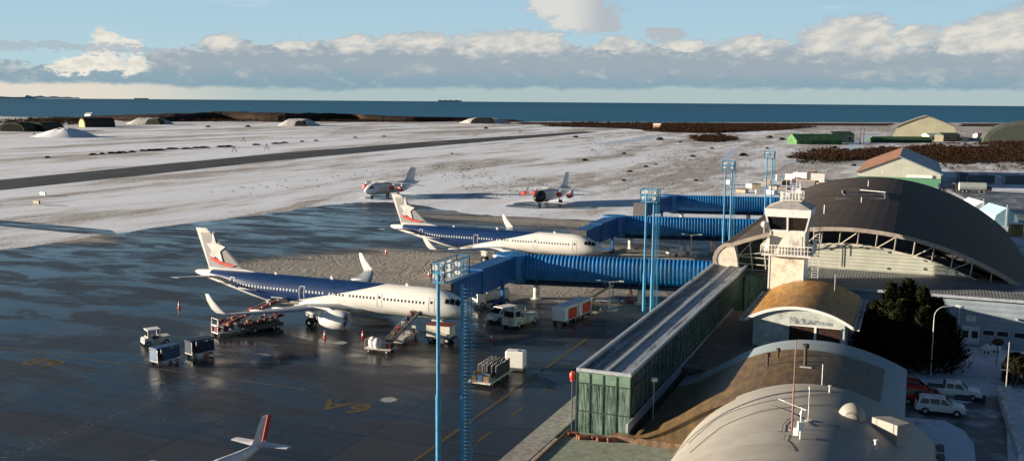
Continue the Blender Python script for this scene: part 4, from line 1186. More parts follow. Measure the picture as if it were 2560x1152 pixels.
def rust_mat(name, edges, zinc=(0.30, 0.34, 0.36), rust=(0.20, 0.105, 0.035)):
    """zinc sheet, one long field of it rusted; edges give the y range of the rust in object space"""
    m, nt, b, tc = new_mat(name); v = tc.outputs['Object']; x, y, z = sep(nt, v)
    n1 = noise(nt, v, .9, 6, .7); n2 = noise(nt, comb(nt, x * 2, y * .5, z), 1.1, 4)
    k = (y + (n1 - .5) * .5).step(edges[0] - .1, edges[0] + .1) * (y + (n1 - .5) * .5).step(edges[1] + .1, edges[1] - .1)
    if len(edges) > 2: k = k * (x + (n1 - .5) * .4).lt(edges[2])
    zc = mixc(nt, n1, tuple(c * .75 for c in zinc), zinc)
    seam = ((y * (1 / 1.7))._m('FRACT') - .5).abs().gt(.47)
    zc = mixc(nt, seam * .5, zc, (0.42, 0.44, 0.45))
    rc = mixc(nt, n2.step(.3, .7), rust, (rust[0] * .45, rust[1] * .5, rust[2] * .8))
    rc = mixc(nt, n1.step(.62, .75) * .6, rc, (0.24, 0.25, 0.26))
    nt.links.new(mixc(nt, k, zc, rc), b.inputs['Base Color']); b.inputs['Roughness'].default_value = .5
    bump(nt, b, (x * (2 * PI * 3)).sin() * .5 + n1, .15, .006)
    return m


def shell(mb, pr, y0, y1, th=.18):
    inn = offset(pr, -th)
    return mb.loft([[(p[0], y, p[1]) for p in pr] + [(p[0], y, p[1]) for p in reversed(inn)] for y in (y0, y1)])


# A: arched fire station below the tower
t = thing('fire_station', 'small arched hall with a rusty orange roof and dark window band below the control tower', 'service building', (-11.3, 112.6, 0))
pa = arc_roof(0, 10.6, 7.55, -5.45, 5.45)
shell_front = True
FW = mat('pale_gable', (0.50, 0.53, 0.50), .7, var=.15, dirt=(0.28, 0.27, 0.22), dirt_amt=.35)
poly = [(-5.0, 0)] + [(p[0], p[1] - .2) for p in pa if abs(p[0]) < 5.05] + [(5.0, 0)]
MB().prism(poly, 1, .4, .65).build('front_wall', FW, t)
MB().b2(-5.0, -4.75, .66, 18.0, 0, 5.7).b2(4.75, 5.0, .66, 18.0, 0, 5.7).build('side_wall', FW, t)
ra = rust_mat('rusty_roof', (-1, 30), rust=(0.42, 0.20, 0.035))
shell(MB(), arc_roof(0, 10.6, 7.6, -5.8, 5.8), .3, 18.3).build('roof', ra, t, smooth=True)
shell(MB(), offset(arc_roof(0, 10.6, 7.6, -5.9, 5.9), .05), .05, .28, .32).build('bargeboard', WHITE, t)
for s in (-1, 1):
    g = MB(); g.b2(s * 5.85, s * 6.0, 0, 18.2, 5.55, 5.7).b2(s * 6.45, s * 6.55, 0, 18.2, 5.5, 5.66)
    for k in range(19): g.b2(s * 5.9, s * 6.5, .1 + k, .28 + k, 5.52, 5.6)
    g.build('gutter', WHITE_D, t)
w = MB().b2(-.95, 4.55, .3, .38, 3.55, 5.45).build('window', mat('rusty_shutter', (0.045, 0.022, 0.018), .7, var=.5, scale=3), t)
MB().b2(1.75, 2.0, .22, .36, 3.5, 5.5).b2(-1.05, 4.65, .24, .37, 5.45, 5.53).b2(-1.05, 4.65, .24, .37, 3.45, 3.54).build('frame', WHITE, w)
for x0 in (-3.9, -2.6): w2_ = MB().b2(x0, x0 + 1.0, .34, .39, 3.7, 4.9).build('window', mat('painted_over_window', (0.5, 0.56, 0.52), .4), t)
MB().cyl((2.8, 14, 6.9), (2.8, 14, 9.3), .05).build('vent_pipe', STEEL, t)
# shabby lettering-like stain band over the window
MB().prism([(-1.0, 5.6), (3.6, 5.75), (3.6, 6.05), (-1.0, 6.45)], 1, .37, .39).build('stain_band', mat('faded_band', (0.30, 0.34, 0.34), .8, var=.6, scale=2.5), t)

# B: middle barrel roof with the flat apron roof to its left
t = thing('workshop_hall', 'middle barrel roofed building, zinc with a wide brown rusty field', 'service building', (-7.2, 80.2, 0))
pb = [(-13.9, 1.9), (-12.6, 2.3), (-11.2, 3.0), (-9.7, 3.95), (-8.2, 4.95), (-6.4, 5.9), (-4.6, 6.55), (-2.6, 6.95), (-.6, 7.05), (1.2, 6.95), (3.2, 6.6), (5.2, 6.0), (6.8, 5.35), (7.5, 5.0)]
def fine(pr, k=3):
    o = []
    for i in range(len(pr) - 1):
        p0 = pr[max(0, i - 1)]; p1 = pr[i]; p2 = pr[i + 1]; p3 = pr[min(len(pr) - 1, i + 2)]
        for j in range(k):
            s = j / k
            o.append(tuple(.5 * ((2 * p1[d]) + (-p0[d] + p2[d]) * s + (2 * p0[d] - 5 * p1[d] + 4 * p2[d] - p3[d]) * s * s + (-p0[d] + 3 * p1[d] - 3 * p2[d] + p3[d]) * s ** 3) for d in (0, 1)))
    return o + [pr[-1]]
pb = fine(pb)
rb = rust_mat('workshop_roof', (-5, 15.4, 5.6), zinc=(0.27, 0.33, 0.36), rust=(0.15, 0.092, 0.032))
shell(MB(), pb, -1.0, 19.6).build('roof', rb, t, smooth=True)
MB().prism([(-13.8, 0)] + [(p[0], p[1] - .19) for p in pb] + [(7.2, 0)], 1, -.8, -.5).build('front_wall', rb, t)
poly = [(-13.5, 0)] + [(p[0], p[1] - .19) for p in pb if p[0] > -13.5 and p[0] < 7.2] + [(7.2, 0)]
wm = mat('zinc_wall', (0.24, 0.27, 0.29), .6, ribs=(1, 1.5, .05))
MB().prism(poly, 1, 19.0, 19.3).build('rear_wall', FW, t)
MB().b2(7.0, 7.3, -1, 18.9, 0, 4.85).build('side_wall', wm, t)
MB().b2(-14.4, -5.6, 19.7, 51, 0, 2.75).build('flat_roof_block', mat('flat_roof', (0.12, 0.10, 0.085), .6, var=.3, dirt=(0.2, 0.22, 0.24), dirt_amt=.3), t)
MB().b2(-14.55, -14.4, -1, 51, 2.2, 3.0).build('parapet', cop, t)
for i, (px, py, h, r) in enumerate(((2012, 925, 1.6, .3), (1918, 935, .9, .22), (1945, 898, .6, .2))):
    p = G(px, py, 6.6 if i != 1 else 5.8); x = p.x + 7.2; y = p.y - 80.2
    zz = min(pb, key=lambda q: abs(q[0] - x))[1]
    MB().cyl((x, y, zz - .3), (x, y, zz + h), r * .5, n=10).cyl((x, y, zz + h), (x, y, zz + h + .28), r, r * .9, n=12).cyl((x, y, zz + h + .32), (x, y, zz + h + .4), r * 1.2, r * .4, n=12).build('flue', mat('rusty_flue', (0.07, 0.05, 0.04), .7), t, smooth=True)
MB().b2(-1.4, -.4, 8.6, 8.9, 7.0, 7.11).build('roof_patch', GREY, t)
MB().cyl((1.0, 2.9, 6.8), (1.0, 2.9, 9.0), .035).build('antenna', WHITE, t)

# C: nearest barrel roof
t = thing('barrel_hall', 'nearest beige barrel roof with antennas, a small dome and a skylight box', 'service building', (-6.2, 50.0, 0))
def sheet_roof():
    m, nt, b, tc = new_mat('beige_roof_sheet'); v = tc.outputs['Object']; x, y, z = sep(nt, v)
    n1 = noise(nt, v, .35, 5, .6); n2 = noise(nt, comb(nt, x * .6, y * 3.0, z), 1.0, 5, .7)
    cc = mixc(nt, n1.step(.35, .7), (0.26, 0.245, 0.215), (0.31, 0.295, 0.265))
    cc = mixc(nt, n2.step(.60, .78) * .4, cc, (0.22, 0.21, 0.19))
    seam = ((y * (1 / 2.9))._m('FRACT') - .5).abs().gt(.487)
    cc = mixc(nt, seam * .75, cc, (0.12, 0.115, 0.11))
    st_ = noise(nt, comb(nt, x * .35, y * 4.0, 0.0), .8, 5, .75).step(.58, .7)
    cc = mixc(nt, st_ * .4, cc, (0.17, 0.155, 0.13))
    pt_ = noise(nt, v, .9, 6, .75).step(.64, .70)
    cc = mixc(nt, pt_ * .5, cc, (0.42, 0.43, 0.44))
    nt.links.new(cc, b.inputs['Base Color']); b.inputs['Roughness'].default_value = .55
    bump(nt, b, n2, .12, .01)
    return m
pc = arc_roof(0, 12.3, 8.1, -10.9, 8.9, 40)
SR = sheet_roof()
shell(MB(), pc, 0, 30).build('roof', SR, t, smooth=True)
poly = [(-10.6, 0)] + [(p[0], p[1] - .2) for p in pc if -10.6 < p[0] < 8.6] + [(8.6, 0)]
MB().prism(poly, 1, 29.3, 29.6).build('rear_wall', FW, t)
MB().b2(8.5, 8.7, 0, 29.2, 0, 4.3).build('side_wall', wm, t)
g = MB(); g.bar((-11.25, 0, .95), (-11.25, 30, .95), .5, .2)
for k in range(14): g.box((9.15, 1 + 2.2 * k, 4.3), (.5, .9, .35), mi=0)
g.build('gutter', mat('dark_gutter', (0.10, 0.11, 0.13), .6), t)
for px, py, h, nm in ((2020, 1055, 2.3, 'mast'), (2000, 1100, 1.7, 'aerial'), (2190, 1092, .6, 'vent'), (2074, 982, .5, 'vent')):
    p = G(px, py, 8.0); x, y = p.x + 6.2, p.y - 50; zz = 8.1 - (12.3 - math.sqrt(12.3 ** 2 - x * x))
    if nm == 'mast': MB().cyl((x, y, zz), (x, y, zz + h), .028).cyl((x, y, zz + h), (x, y, zz + h + .22), .06).cyl((x, y, zz), (x, y, zz + .08), .25).build('antenna', WHITE_D, t)
    elif nm == 'aerial': MB().cyl((x, y, zz), (x, y, zz + h), .05).box((x, y, zz + .9), (.4, .3, .6), rz=.4).box((x - .3, y + .1, zz + .45), (.35, .3, .5)).cyl((x, y, zz + h), (x + .05, y, zz + h + .4), .12, .03).build('antenna', WHITE, t)
    else: MB().cyl((x, y, zz - .1), (x, y, zz + h), .09).cyl((x, y, zz + h), (x, y, zz + h + .08), .15).build('vent_pipe', WHITE_D, t)
# dome cowl and skylight box
p = G(2130, 1040, 7.7); x, y = p.x + 6.2, p.y - 50; zz = 8.1 - (12.3 - math.sqrt(12.3 ** 2 - x * x))
rings = []
for k in range(7):
    q = PI / 2 * k / 6; rings.append([(x + 1.0 * math.cos(q) * math.cos(2 * PI * i / 16), y + .85 * math.cos(q) * math.sin(2 * PI * i / 16), zz - .2 + 1.15 * math.sin(q) + .001 * i * 0) for i in range(16)])
rings[-1] = [(x + .03 * math.cos(2 * PI * i / 16), y + .03 * math.sin(2 * PI * i / 16), zz + .95) for i in range(16)]
MB().loft(rings).build('dome_cowl', SR, t, smooth=True)
p = G(2225, 1085, 6.9); x, y = p.x + 6.2, p.y - 50; zz = 8.1 - (12.3 - math.sqrt(12.3 ** 2 - x * x))
MB().box((x, y, zz + .45), (2.2, 1.3, 1.5), rz=R(-38)).build('skylight_box', SR, t)
# cables sagging over the roof
cb = MB()
for (pts_) in (((1722, 1100), (1790, 1046), (1880, 1012), (1975, 995), (2085, 985)), ((1725, 1128), (1800, 1068), (1900, 1028), (1975, 1018), (2080, 1012)), ((1925, 1012), (1975, 1030), (2022, 1062), (2100, 1065)), ((1975, 1045), (1958, 1060), (1955, 1078), (1945, 1078)), ((1965, 1085), (1960, 1098), (1972, 1112), (1976, 1125))):
    pv = None
    for q in pts_:
        zt = 7.6
        for _ in range(4):
            p = G(q[0], q[1], zt); xx = max(-10.8, min(8.8, p.x + 6.2)); zt = 8.1 - (12.3 - math.sqrt(12.3 ** 2 - xx * xx)) + .05
        c3 = (xx, max(.5, p.y - 50), zt)
        if pv:
            last = pv
            for s_i in range(1, 7):
                f_ = s_i / 6; xm = pv[0] + (c3[0] - pv[0]) * f_; ym = pv[1] + (c3[1] - pv[1]) * f_
                nx_ = (xm, ym, 8.1 - (12.3 - math.sqrt(12.3 ** 2 - xm * xm)) + .07); cb.bar(last, nx_, .035); last = nx_
        pv = c3
cb.build('roof_cable', DGREY, t)
# tall aerial
t = thing('radio_aerial', 'tall thin reddish aerial rising from the nearest barrel roof', 'aerial', (-6.9, 68.0, 8.05))
MB().cyl((0, 0, 0), (0, 0, 3.0), .06).cyl((0, 0, 3), (0, 0, 6.3), .04).cyl((0, 0, 0), (0, 0, .1), .25).build('pole', mat('aerial_red', (0.28, 0.12, 0.10), .5), t)
MB().bar((-1.0, .2, 2.0), (.9, -.3, 1.6), .03).bar((-1.0, .15, 2.02), (-.6, .1, 1.95), .06).bar((.5, -.15, 1.7), (.9, -.3, 1.6), .06).build('crossarm', WHITE, t)
# D: low flat roof at the lower edge in front of the gallery
t = thing('low_annex', 'low pale green flat roof at the foot of the glass gallery', 'annex', (-20, 68, 0))
MB().b2(-7.2, 3.0, -20, 12.2, 0, 1.35).build('roof', mat('pale_green_roof', (0.27, 0.30, 0.24), .7, var=.2, dirt=(0.2, 0.16, 0.1), dirt_amt=.3), t)
MB().b2(-3.2, 3.2, 11.2, 11.9, 1.36, 1.85).build('parapet', mat('rusty_parapet', (0.22, 0.14, 0.09), .7, var=.4), t)
MB().b2(-7.3, -7.2, -20, 12.2, 0, 1.5).build('edge_trim', WOOD, t)
g = MB()
for k in range(10): g.box((-6.6 + .4 * k, 11.0 + random.uniform(-.4, .5), 1.5), (random.uniform(.3, .9), random.uniform(.2, .5), random.uniform(.15, .4)), rz=random.random())
g.build('pipework', mat('rusty_pipe', (0.22, 0.09, 0.06), .7, var=.5), t)

# ------------------------------------------------------------------ landside: tree, lamps, cars, wall
def leaf_mat(name, c1, c2):
    m, nt, b, tc = new_mat(name)
    n1 = noise(nt, tc.outputs['Object'], 1.1, 4, .6)
    nt.links.new(mixc(nt, n1.step(.35, .7), c1, c2), b.inputs['Base Color']); b.inputs['Roughness'].default_value = 1.0; b.inputs['Specular IOR Level'].default_value = 0.0
    return m


t = thing('conifer_tree', 'big dark evergreen cypress with several pointed tops in the yard', 'tree', (.2, 121.2, 0))
tk = MB(); tk.cyl((0, 0, 0), (.1, 0, 5), .4, .2).cyl((0, 0, .8), (-2.2, .5, 6.5), .2, .07).cyl((0, 0, .8), (1.9, -.5, 6), .2, .07).cyl((0, 0, 1), (.2, 1.8, 6.5), .18, .06)
tk.build('trunk', mat('bark', (0.08, 0.06, 0.045), .9), t)
lobes = [(x_, y_, z_, r_ * 1.3) for x_, y_, z_, r_ in [(-3.6, .4, 7.2, 1.9), (-2.0, -.5, 9.6, 2.0), (-.2, .6, 10.0, 2.2), (1.4, -.3, 9.4, 1.9), (3.0, .5, 8.0, 2.0), (4.2, 0, 6.2, 1.7), (-1, -2.0, 8.0, 2.0), (1.6, -2.1, 7.4, 2.0), (0, 2, 8.8, 2.1), (-4.4, -.4, 5.6, 1.5), (3.5, -1.8, 5.4, 1.8), (-2.8, -2.2, 6.0, 1.9), (2.6, 2.0, 7.4, 1.7), (0, -1.2, 7.0, 2.8), (-1.6, .5, 8.2, 2.4), (2.2, .6, 8.0, 2.4)]]
rng = random.Random(5); cr = MB()
for lx, ly, lh, lr in lobes:
    for k in range(1500):
        f = rng.random() ** .8; z = lh * (.04 + .96 * f)
        rad = lr * (1 - f) ** .75 * 1.25 + .12
        if f < .3: rad *= .75 + f
        q = rng.random() * 2 * PI; rr_ = rad * (.55 + .5 * rng.random()) * (1 + .25 * math.sin(q * 5 + z * 3))
        c = Vector((lx + rr_ * math.cos(q), ly + rr_ * math.sin(q), z))
        o = Vector((math.cos(q), math.sin(q), .9 + rng.uniform(-.5, .5))).normalized() * rng.uniform(.3, .75)
        sd = Vector((-math.sin(q), math.cos(q), rng.uniform(-.4, .4))) * rng.uniform(.1, .24)
        n0 = len(cr.v); cr.v += [tuple(c - sd), tuple(c + sd), tuple(c + o)]; cr.f.append((n0, n0 + 1, n0 + 2)); cr.mi.append(0)
cr.build('crown', leaf_mat('cypress_leaf', (0.008, 0.012, 0.006), (0.036, 0.040, 0.016)), t)

hedge = MB(); rng = random.Random(9)
for k in range(2200):
    f = rng.random(); q = rng.random() * 2 * PI; z = rng.random() ** .7
    r = (1 - z ** 3 * .55) * (.85 + .3 * rng.random())
    c = Vector((1.25 * r * math.cos(q), 2.6 * r * math.sin(q), z * 2.9)); o = Vector((rng.uniform(-.2, .2), rng.uniform(-.2, .2), .25)); sd = Vector((rng.uniform(-1, 1), rng.uniform(-1, 1), rng.uniform(-.3, .3))).normalized() * .14
    n0 = len(hedge.v); hedge.v += [tuple(c - sd), tuple(c + sd), tuple(c + o)]; hedge.f.append((n0, n0 + 1, n0 + 2)); hedge.mi.append(0)
t = thing('clipped_shrub', 'tall rounded dark clipped shrub by the yard road at the right edge', 'shrub', (11.5, 119.2, 0))
hedge.build('foliage', leaf_mat('hedge_leaf', (0.014, 0.014, 0.010), (0.04, 0.035, 0.02)), t)
MB().cyl((0, 0, 0), (0, 0, 2), .12).build('stem', mat('bark', (0.08, 0.06, 0.045), .9), t)

t = thing('street_lamp', 'tall street lamp with a curved arm beside the dark cypress', 'street lamp', (2.8, 116.7, 0))
sb = MB(); sb.cyl((0, 0, 0), (0, 0, .9), .13).cyl((0, 0, .9), (0, 0, 7.0), .075, .06)
pv = (0, 0, 7.0)
for k in range(1, 9):
    q = PI / 2 * k / 8; p = (1.3 * (1 - math.cos(q)), 0, 7.0 + 1.3 * math.sin(q)); sb.cyl(pv, p, .05, n=8); pv = p
sb.cyl(pv, (2.1, 0, 8.42), .045, n=8); sb.build('pole', STEEL, t, smooth=True)
MB().ball((2.5, 0, 8.42), (.48, .2, .13)).build('lamp_head', LAMPF, t, smooth=True)
t = thing('yard_post', 'thin pale pole by the yard road at the right edge', 'pole', (9.9, 110.9, 0))
MB().cyl((0, 0, 0), (0, 0, 6.2), .07, .05).build('pole', STEEL, t); MB().bar((-.6, 0, 3.2), (.2, 0, 3.25), .09).build('arm', DGREY, t)
t = thing('yard_sign', 'small round dark sign on a thin post in front of the hall windows', 'sign', (10.0, 125.4, 0))
MB().cyl((0, 0, 0), (0, 0, 2.6), .045).build('post', DGREY, t); MB().ball((0, 0, 2.9), (.65, .3, .45), 12, 8).build('sign_plate', mat('dark_brown', (0.06, 0.035, 0.03), .7), t)
t = thing('kennel', 'low white twin-roofed kennel against the hall front', 'hut', (9.6, 131.0, 0))
for k in (0, 1):
    MB().b2(-.8 + 1.1 * k, .15 + 1.1 * k, -.7 + k * .8, .5 + k * .8, 0, .8).build('wall', WHITE, t)
    MB().prism([(-.9 + 1.1 * k, .8), (.25 + 1.1 * k, .8), (-.32 + 1.1 * k, 1.3)], 1, -.8 + k * .8, .6 + k * .8).build('roof', WHITE, t)
    for q in (-.58, -.2): MB().b2(q + 1.1 * k - .1, q + 1.1 * k + .1, -.73 + k * .8, -.71 + k * .8, .25, .6).build('opening', DGREY, t)
# parapet wall at the lower right corner
wl_ = mat('snowy_wall', (0.60, 0.61, 0.63), .7, var=.12)
t = thing('boundary_wall', 'white snow-topped wall at the lower right corner', 'wall', (0, 0, 0))
wa, wb = G(2490, 985), G(2545, 1160); wb2 = G(2600, 1160); wa2 = G(2525, 985)
MB().add([(wa.x, wa.y, 0), (wb.x, wb.y, 0), (wb2.x, wb2.y, 0), (wa2.x, wa2.y, 0), (wa.x, wa.y, .9), (wb.x, wb.y, .9), (wb2.x, wb2.y, .9), (wa2.x, wa2.y, .9)], [(0, 1, 2, 3), (7, 6, 5, 4), (0, 4, 5, 1), (1, 5, 6, 2), (2, 6, 7, 3), (3, 7, 4, 0)]).build('wall_body', wl_, t)
for k in range(7):
    q = wa.lerp(wb, (k + .5) / 7); MB().box((q.x + .12, q.y, 1.05), (.35, .8, .3), rz=.2).build('coping_block', WHITE_D, t)
bb = MB(); 
for k in range(2):
    p = G(2408 + 34 * k, 1000); bb.box((p.x, p.y, .3), (1.6, .35, .6))
t = tag(bb.build('planter_kerb', mat('dark_planter', (0.07, 0.075, 0.08), .7)), 'two low dark planter boxes in the snow in front of the white pickup', 'planter')

# low snow lawn behind the cars
lawn = mat('yard_snow', (0.62, 0.66, 0.74), .85, var=.15, scale=.6, dirt=(0.12, 0.12, 0.13), dirt_amt=.06)
pp = [G(*q) for q in ((2250, 950), (2330, 930), (2390, 892), (2470, 885), (2500, 892), (2500, 935), (2490, 968), (2440, 985), (2330, 978), (2260, 972))]
mb = MB(); mb.add([(p.x, p.y, .03) for p in pp] , [tuple(range(len(pp)))]); structure(mb.build('snow_lawn', lawn))


# ------------------------------------------------------------------ vehicles
def wheels(t, xs, w, r, m=RUBBER, parent=None, hub=GREY):
    for x in xs:
        for s in (-1, 1):
            MB().cyl((x, s * (w / 2 - .11), r), (x, s * (w / 2 + .1), r), r, n=16).cyl((x, s * (w / 2 + .1), r), (x, s * (w / 2 + .12), r), r * .55, n=12, mi=1).build('wheel', [m, hub], parent or t)


def car(label, loc, rz, body, kind, col):
    t = thing('parked_car', label, 'car' if kind == 'suv' else 'pickup', loc, rz, 'cars parked in the yard')
    Lc, Wd = (4.6, 1.85) if kind == 'suv' else (5.2, 1.85)
    if kind == 'suv':
        lower = [(-2.3, .35), (-2.32, .85), (-2.2, 1.05), (1.05, 1.05), (2.1, .95), (2.3, .7), (2.28, .35)]
        cab = [(-2.15, 1.04), (-1.95, 1.62), (-1.6, 1.72), (.35, 1.70), (1.1, 1.04)]
        glass = [((-1.95, 1.1), (-1.75, 1.56), (-1.1, 1.6), (-1.05, 1.1)), ((-.95, 1.1), (-1.0, 1.6), (-.15, 1.6), (-.05, 1.1)), ((.05, 1.1), (-.05, 1.6), (.35, 1.58), (.85, 1.1))]
        front = ((.42, 1.66), (1.08, 1.08)); rear = ((-2.02, 1.58), (-2.17, 1.1)); ax = (-1.4, 1.45)
    else:
        lower = [(-2.6, .45), (-2.62, 1.05), (1.2, 1.08), (2.4, 1.0), (2.6, .75), (2.58, .42)]
        cab = [(-.95, 1.07), (-.85, 1.72), (.55, 1.72), (1.3, 1.07)]
        glass = [((-.8, 1.14), (-.75, 1.62), (-.1, 1.62), (-.08, 1.14)), ((.02, 1.14), (.02, 1.62), (.5, 1.62), (1.0, 1.14))]
        front = ((.6, 1.68), (1.27, 1.12)); rear = ((-.87, 1.66), (-.94, 1.15)); ax = (-1.7, 1.65)
    b = MB().prism(lower, 1, -Wd / 2, Wd / 2).build('body', body, t, bevel=.08)
    n = len(cab)
    vs = [(x, s * (Wd / 2 - .06 - (z - 1.04) * .22), z) for s in (-1, 1) for x, z in cab]
    mb = MB(); mb.add(vs, [tuple(range(n)), tuple(range(2 * n - 1, n - 1, -1))] + [(i, i + n, (i + 1) % n + n, (i + 1) % n) for i in range(n)]); mb.build('cabin', body, t, bevel=.05)
    for g in glass:
        for s in (-1, 1): MB().add([(x, s * (Wd / 2 - .045 - (z - 1.04) * .22), z) for x, z in g], [(0, 1, 2, 3)]).build('side_window', GLASSD, t)
    for (a_, b_) in (front, rear):
        dx = .03 if a_[0] > 0 else -.03
        MB().add([(a_[0] + dx, -.68, a_[1]), (a_[0] + dx, .68, a_[1]), (b_[0] + dx, .78, b_[1]), (b_[0] + dx, -.78, b_[1])], [(0, 1, 2, 3)]).build('windscreen' if dx > 0 else 'rear_window', GLASSD, t)
    if kind != 'suv':
        MB().b2(-2.5, -1.05, -.78, .78, 1.06, 1.09).build('load_bed', DGREY, t)
        MB().bar((-1.0, -.8, 1.1), (-1.0, -.8, 1.75), .08).bar((-1.0, .8, 1.1), (-1.0, .8, 1.75), .08).bar((-1.0, -.8, 1.75), (-1.0, .8, 1.75), .08).build('roll_bar', DGREY, t)
    for s in (-1, 1): MB().b2(.75, .95, s * (Wd / 2 + .08) - .09, s * (Wd / 2 + .08) + .09, 1.08, 1.25).build('mirror', body, t)
    for s in (-1, 1):
        MB().b2(Lc / 2 - .12, Lc / 2 - .01, s * .7 - .2, s * .7 + .2, .68, .84).build('headlight', LAMPF, t)
        MB().b2(-Lc / 2 - .03, -Lc / 2 + .08, s * .78 - .1, s * .78 + .1, .75, 1.0).build('tail_light', RED, t)
    MB().b2(-Lc / 2 - .05, -Lc / 2 + .1, -.8, .8, .4, .6).b2(Lc / 2 - .1, Lc / 2 + .05, -.8, .8, .38, .6).build('bumper', GREY, t)
    wheels(t, ax, Wd - .1, .36)
    return t


CW = mat('car_white', (0.72, 0.72, 0.70), .25, var=.04)
CR = mat('car_red', (0.42, 0.02, 0.02), .25, var=.05)
car('white estate car with dark windows, nearest of the parked cars', (3.55, 103.6, 0), R(3), CW, 'suv', 0)
car('red car half hidden behind the white estate car', (1.9, 106.3, 0), R(6), CR, 'suv', 0)
car('white pickup truck parked behind the red car', (5.0, 110.0, 0), R(2), CW, 'pickup', 0)
car('dark red pickup squeezed between the zinc wall and the red car', (.9, 109.0, 0), R(4), mat('dull_red', (0.22, 0.02, 0.02), .4), 'pickup', 0)
car('white car cut by the right edge beyond the clipped shrub', (14.6, 124.5, 0), R(70), CW, 'suv', 0)
car('dark car at the right edge behind the yard pole', (14.3, 117.0, 0), R(75), mat('car_dark', (0.03, 0.03, 0.035), .25), 'suv', 0)

# ground support
GS = mat('dirty_gse_white', (0.60, 0.58, 0.52), .5, var=.15, scale=3, dirt=(0.2, 0.17, 0.12), dirt_amt=.4)
# tow tractor with flat rear deck
t = thing('tow_tractor', 'dirty white aircraft tow tractor with a boxy cab and long deck', 'tow tractor', (-48.9, 122.3, 0), math.atan2(-6, -1.6))
MB().prism([(-2.9, .45), (-2.9, 1.25), (1.2, 1.3), (2.6, 1.2), (2.7, .4)], 1, -1.15, 1.15).build('chassis', GS, t, bevel=.06)
MB().box((1.75, 0, 1.85), (1.5, 2.1, 1.3), taper=.92).build('cab', GS, t, bevel=.05)
MB().b2(2.46, 2.5, -.8, .8, 1.5, 2.3).build('windscreen', GLASSD, t)
MB().cyl((1.7, 0, 2.5), (1.7, 0, 2.72), .1).build('beacon', YELLOW, t)
for s in (-1, 1): MB().b2(2.7, 2.74, s * .8 - .15, s * .8 + .15, .75, .95).build('headlight', LAMPF, t); MB().b2(2.35, 2.5, s * 1.25 - .1, s * 1.25 + .1, 1.7, 2.05).build('mirror', DGREY, t)
for s in (-1, 1): MB().b2(1.2, 2.3, s * 1.02 - .02, s * 1.02 + .02, 1.55, 2.3).build('side_window', GLASSD, t)
MB().b2(-2.7, .9, -.8, .8, 1.3, 1.42).build('deck', GREY, t); MB().b2(.5, .95, -.9, .9, 1.3, 1.7).build('engine_cover', DRED, t)
MB().bar((-2.6, -1, 1.3), (-2.6, -1, 2.0), .07).bar((-2.6, 1, 1.3), (-2.6, 1, 2.0), .07).bar((-2.6, -1, 2), (-2.6, 1, 2), .07).bar((-1, -1, 1.3), (-1, -1, 2.0), .07).bar((-2.6, -1, 2), (-1, -1, 2), .07).build('handrail', GS, t)
wheels(t, (-1.9, 1.7), 2.1, .48)
# small tug, left
t = thing('baggage_tug', 'small white baggage tug with an open cab, leftmost vehicle on the apron', 'baggage tug', (-86.4, 93.9, 0), math.atan2(-2.2, -1.3))
MB().prism([(-1.7, .3), (-1.7, 1.0), (-.4, 1.0), (-.3, .75), (.5, .75), (.6, 1.05), (1.5, 1.0), (1.6, .3)], 1, -.75, .75).build('body', GS, t, bevel=.05)
MB().b2(1.0, 1.1, -.7, .7, 1.05, 1.95).b2(-.45, 1.15, -.75, .75, 1.95, 2.03).bar((-.4, -.7, 1), (-.4, -.7, 1.95), .06).bar((-.4, .7, 1), (-.4, .7, 1.95), .06).build('cab', WHITE, t)
MB().b2(1.11, 1.13, -.6, .6, 1.15, 1.85).build('windscreen', GLASSD, t); MB().b2(-.2, .3, -.5, .5, .75, 1.1).build('seat', DGREY, t)
for s in (-1, 1): MB().b2(1.58, 1.63, s * .5 - .1, s * .5 + .1, .7, .88).build('headlight', LAMPF, t)
wheels(t, (-1.1, 1.05), 1.4, .32)
# two dark blue carts + tractor load
def bag_cart(label, loc, rz, cur_m, top_m, loads):
    t = thing('baggage_cart', label, 'baggage cart', loc, rz, 'covered baggage carts on the apron')
    MB().b2(-1.5, 1.5, -.8, .8, .45, .55).bar((1.5, 0, .5), (2.3, 0, .4), .07).build('deck', GREY, t)
    f = MB()
    for x in (-1.45, 0, 1.45):
        for y in (-.75, .75): f.bar((x, y, .5), (x, y, 1.95), .06)
    f.build('frame', STEEL, t)
    MB().prism([(-.82, 1.95), (.82, 1.95), (.7, 2.1), (-.7, 2.1)], 0, -1.55, 1.55).build('canopy', top_m, t)
    MB().b2(-1.5, -.1, .76, .8, .6, 1.9).b2(-1.5, -1.46, -.7, .7, .6, 1.9).b2(-.8, 1.45, -.8, -.77, .6, 1.9).build('curtain', cur_m, t)
    for i in range(loads):
        MB().box((-1.1 + i * .62, random.uniform(-.2, .2), .8 + .1 * (i % 2)), (.5, .9, .45 + .15 * (i % 3)), rz=random.uniform(-.3, .3)).build('suitcase', random.choice([DRED, DGREY, NAVY, WOOD]), t, bevel=.04)
    wheels(t, (-1.1, 1.1), 1.4, .24)
    return t
CB = mat('cart_blue', (0.02, 0.07, 0.16), .5)
bag_cart('dark blue baggage cart with a white end, front one of the pair by the tug', (-79.0, 87.3, 0), R(75), CB, CB, 2)
bag_cart('dark baggage cart with red bags, rear one of the pair by the tug', (-77.6, 91.6, 0), R(70), NAVY, NAVY, 4)


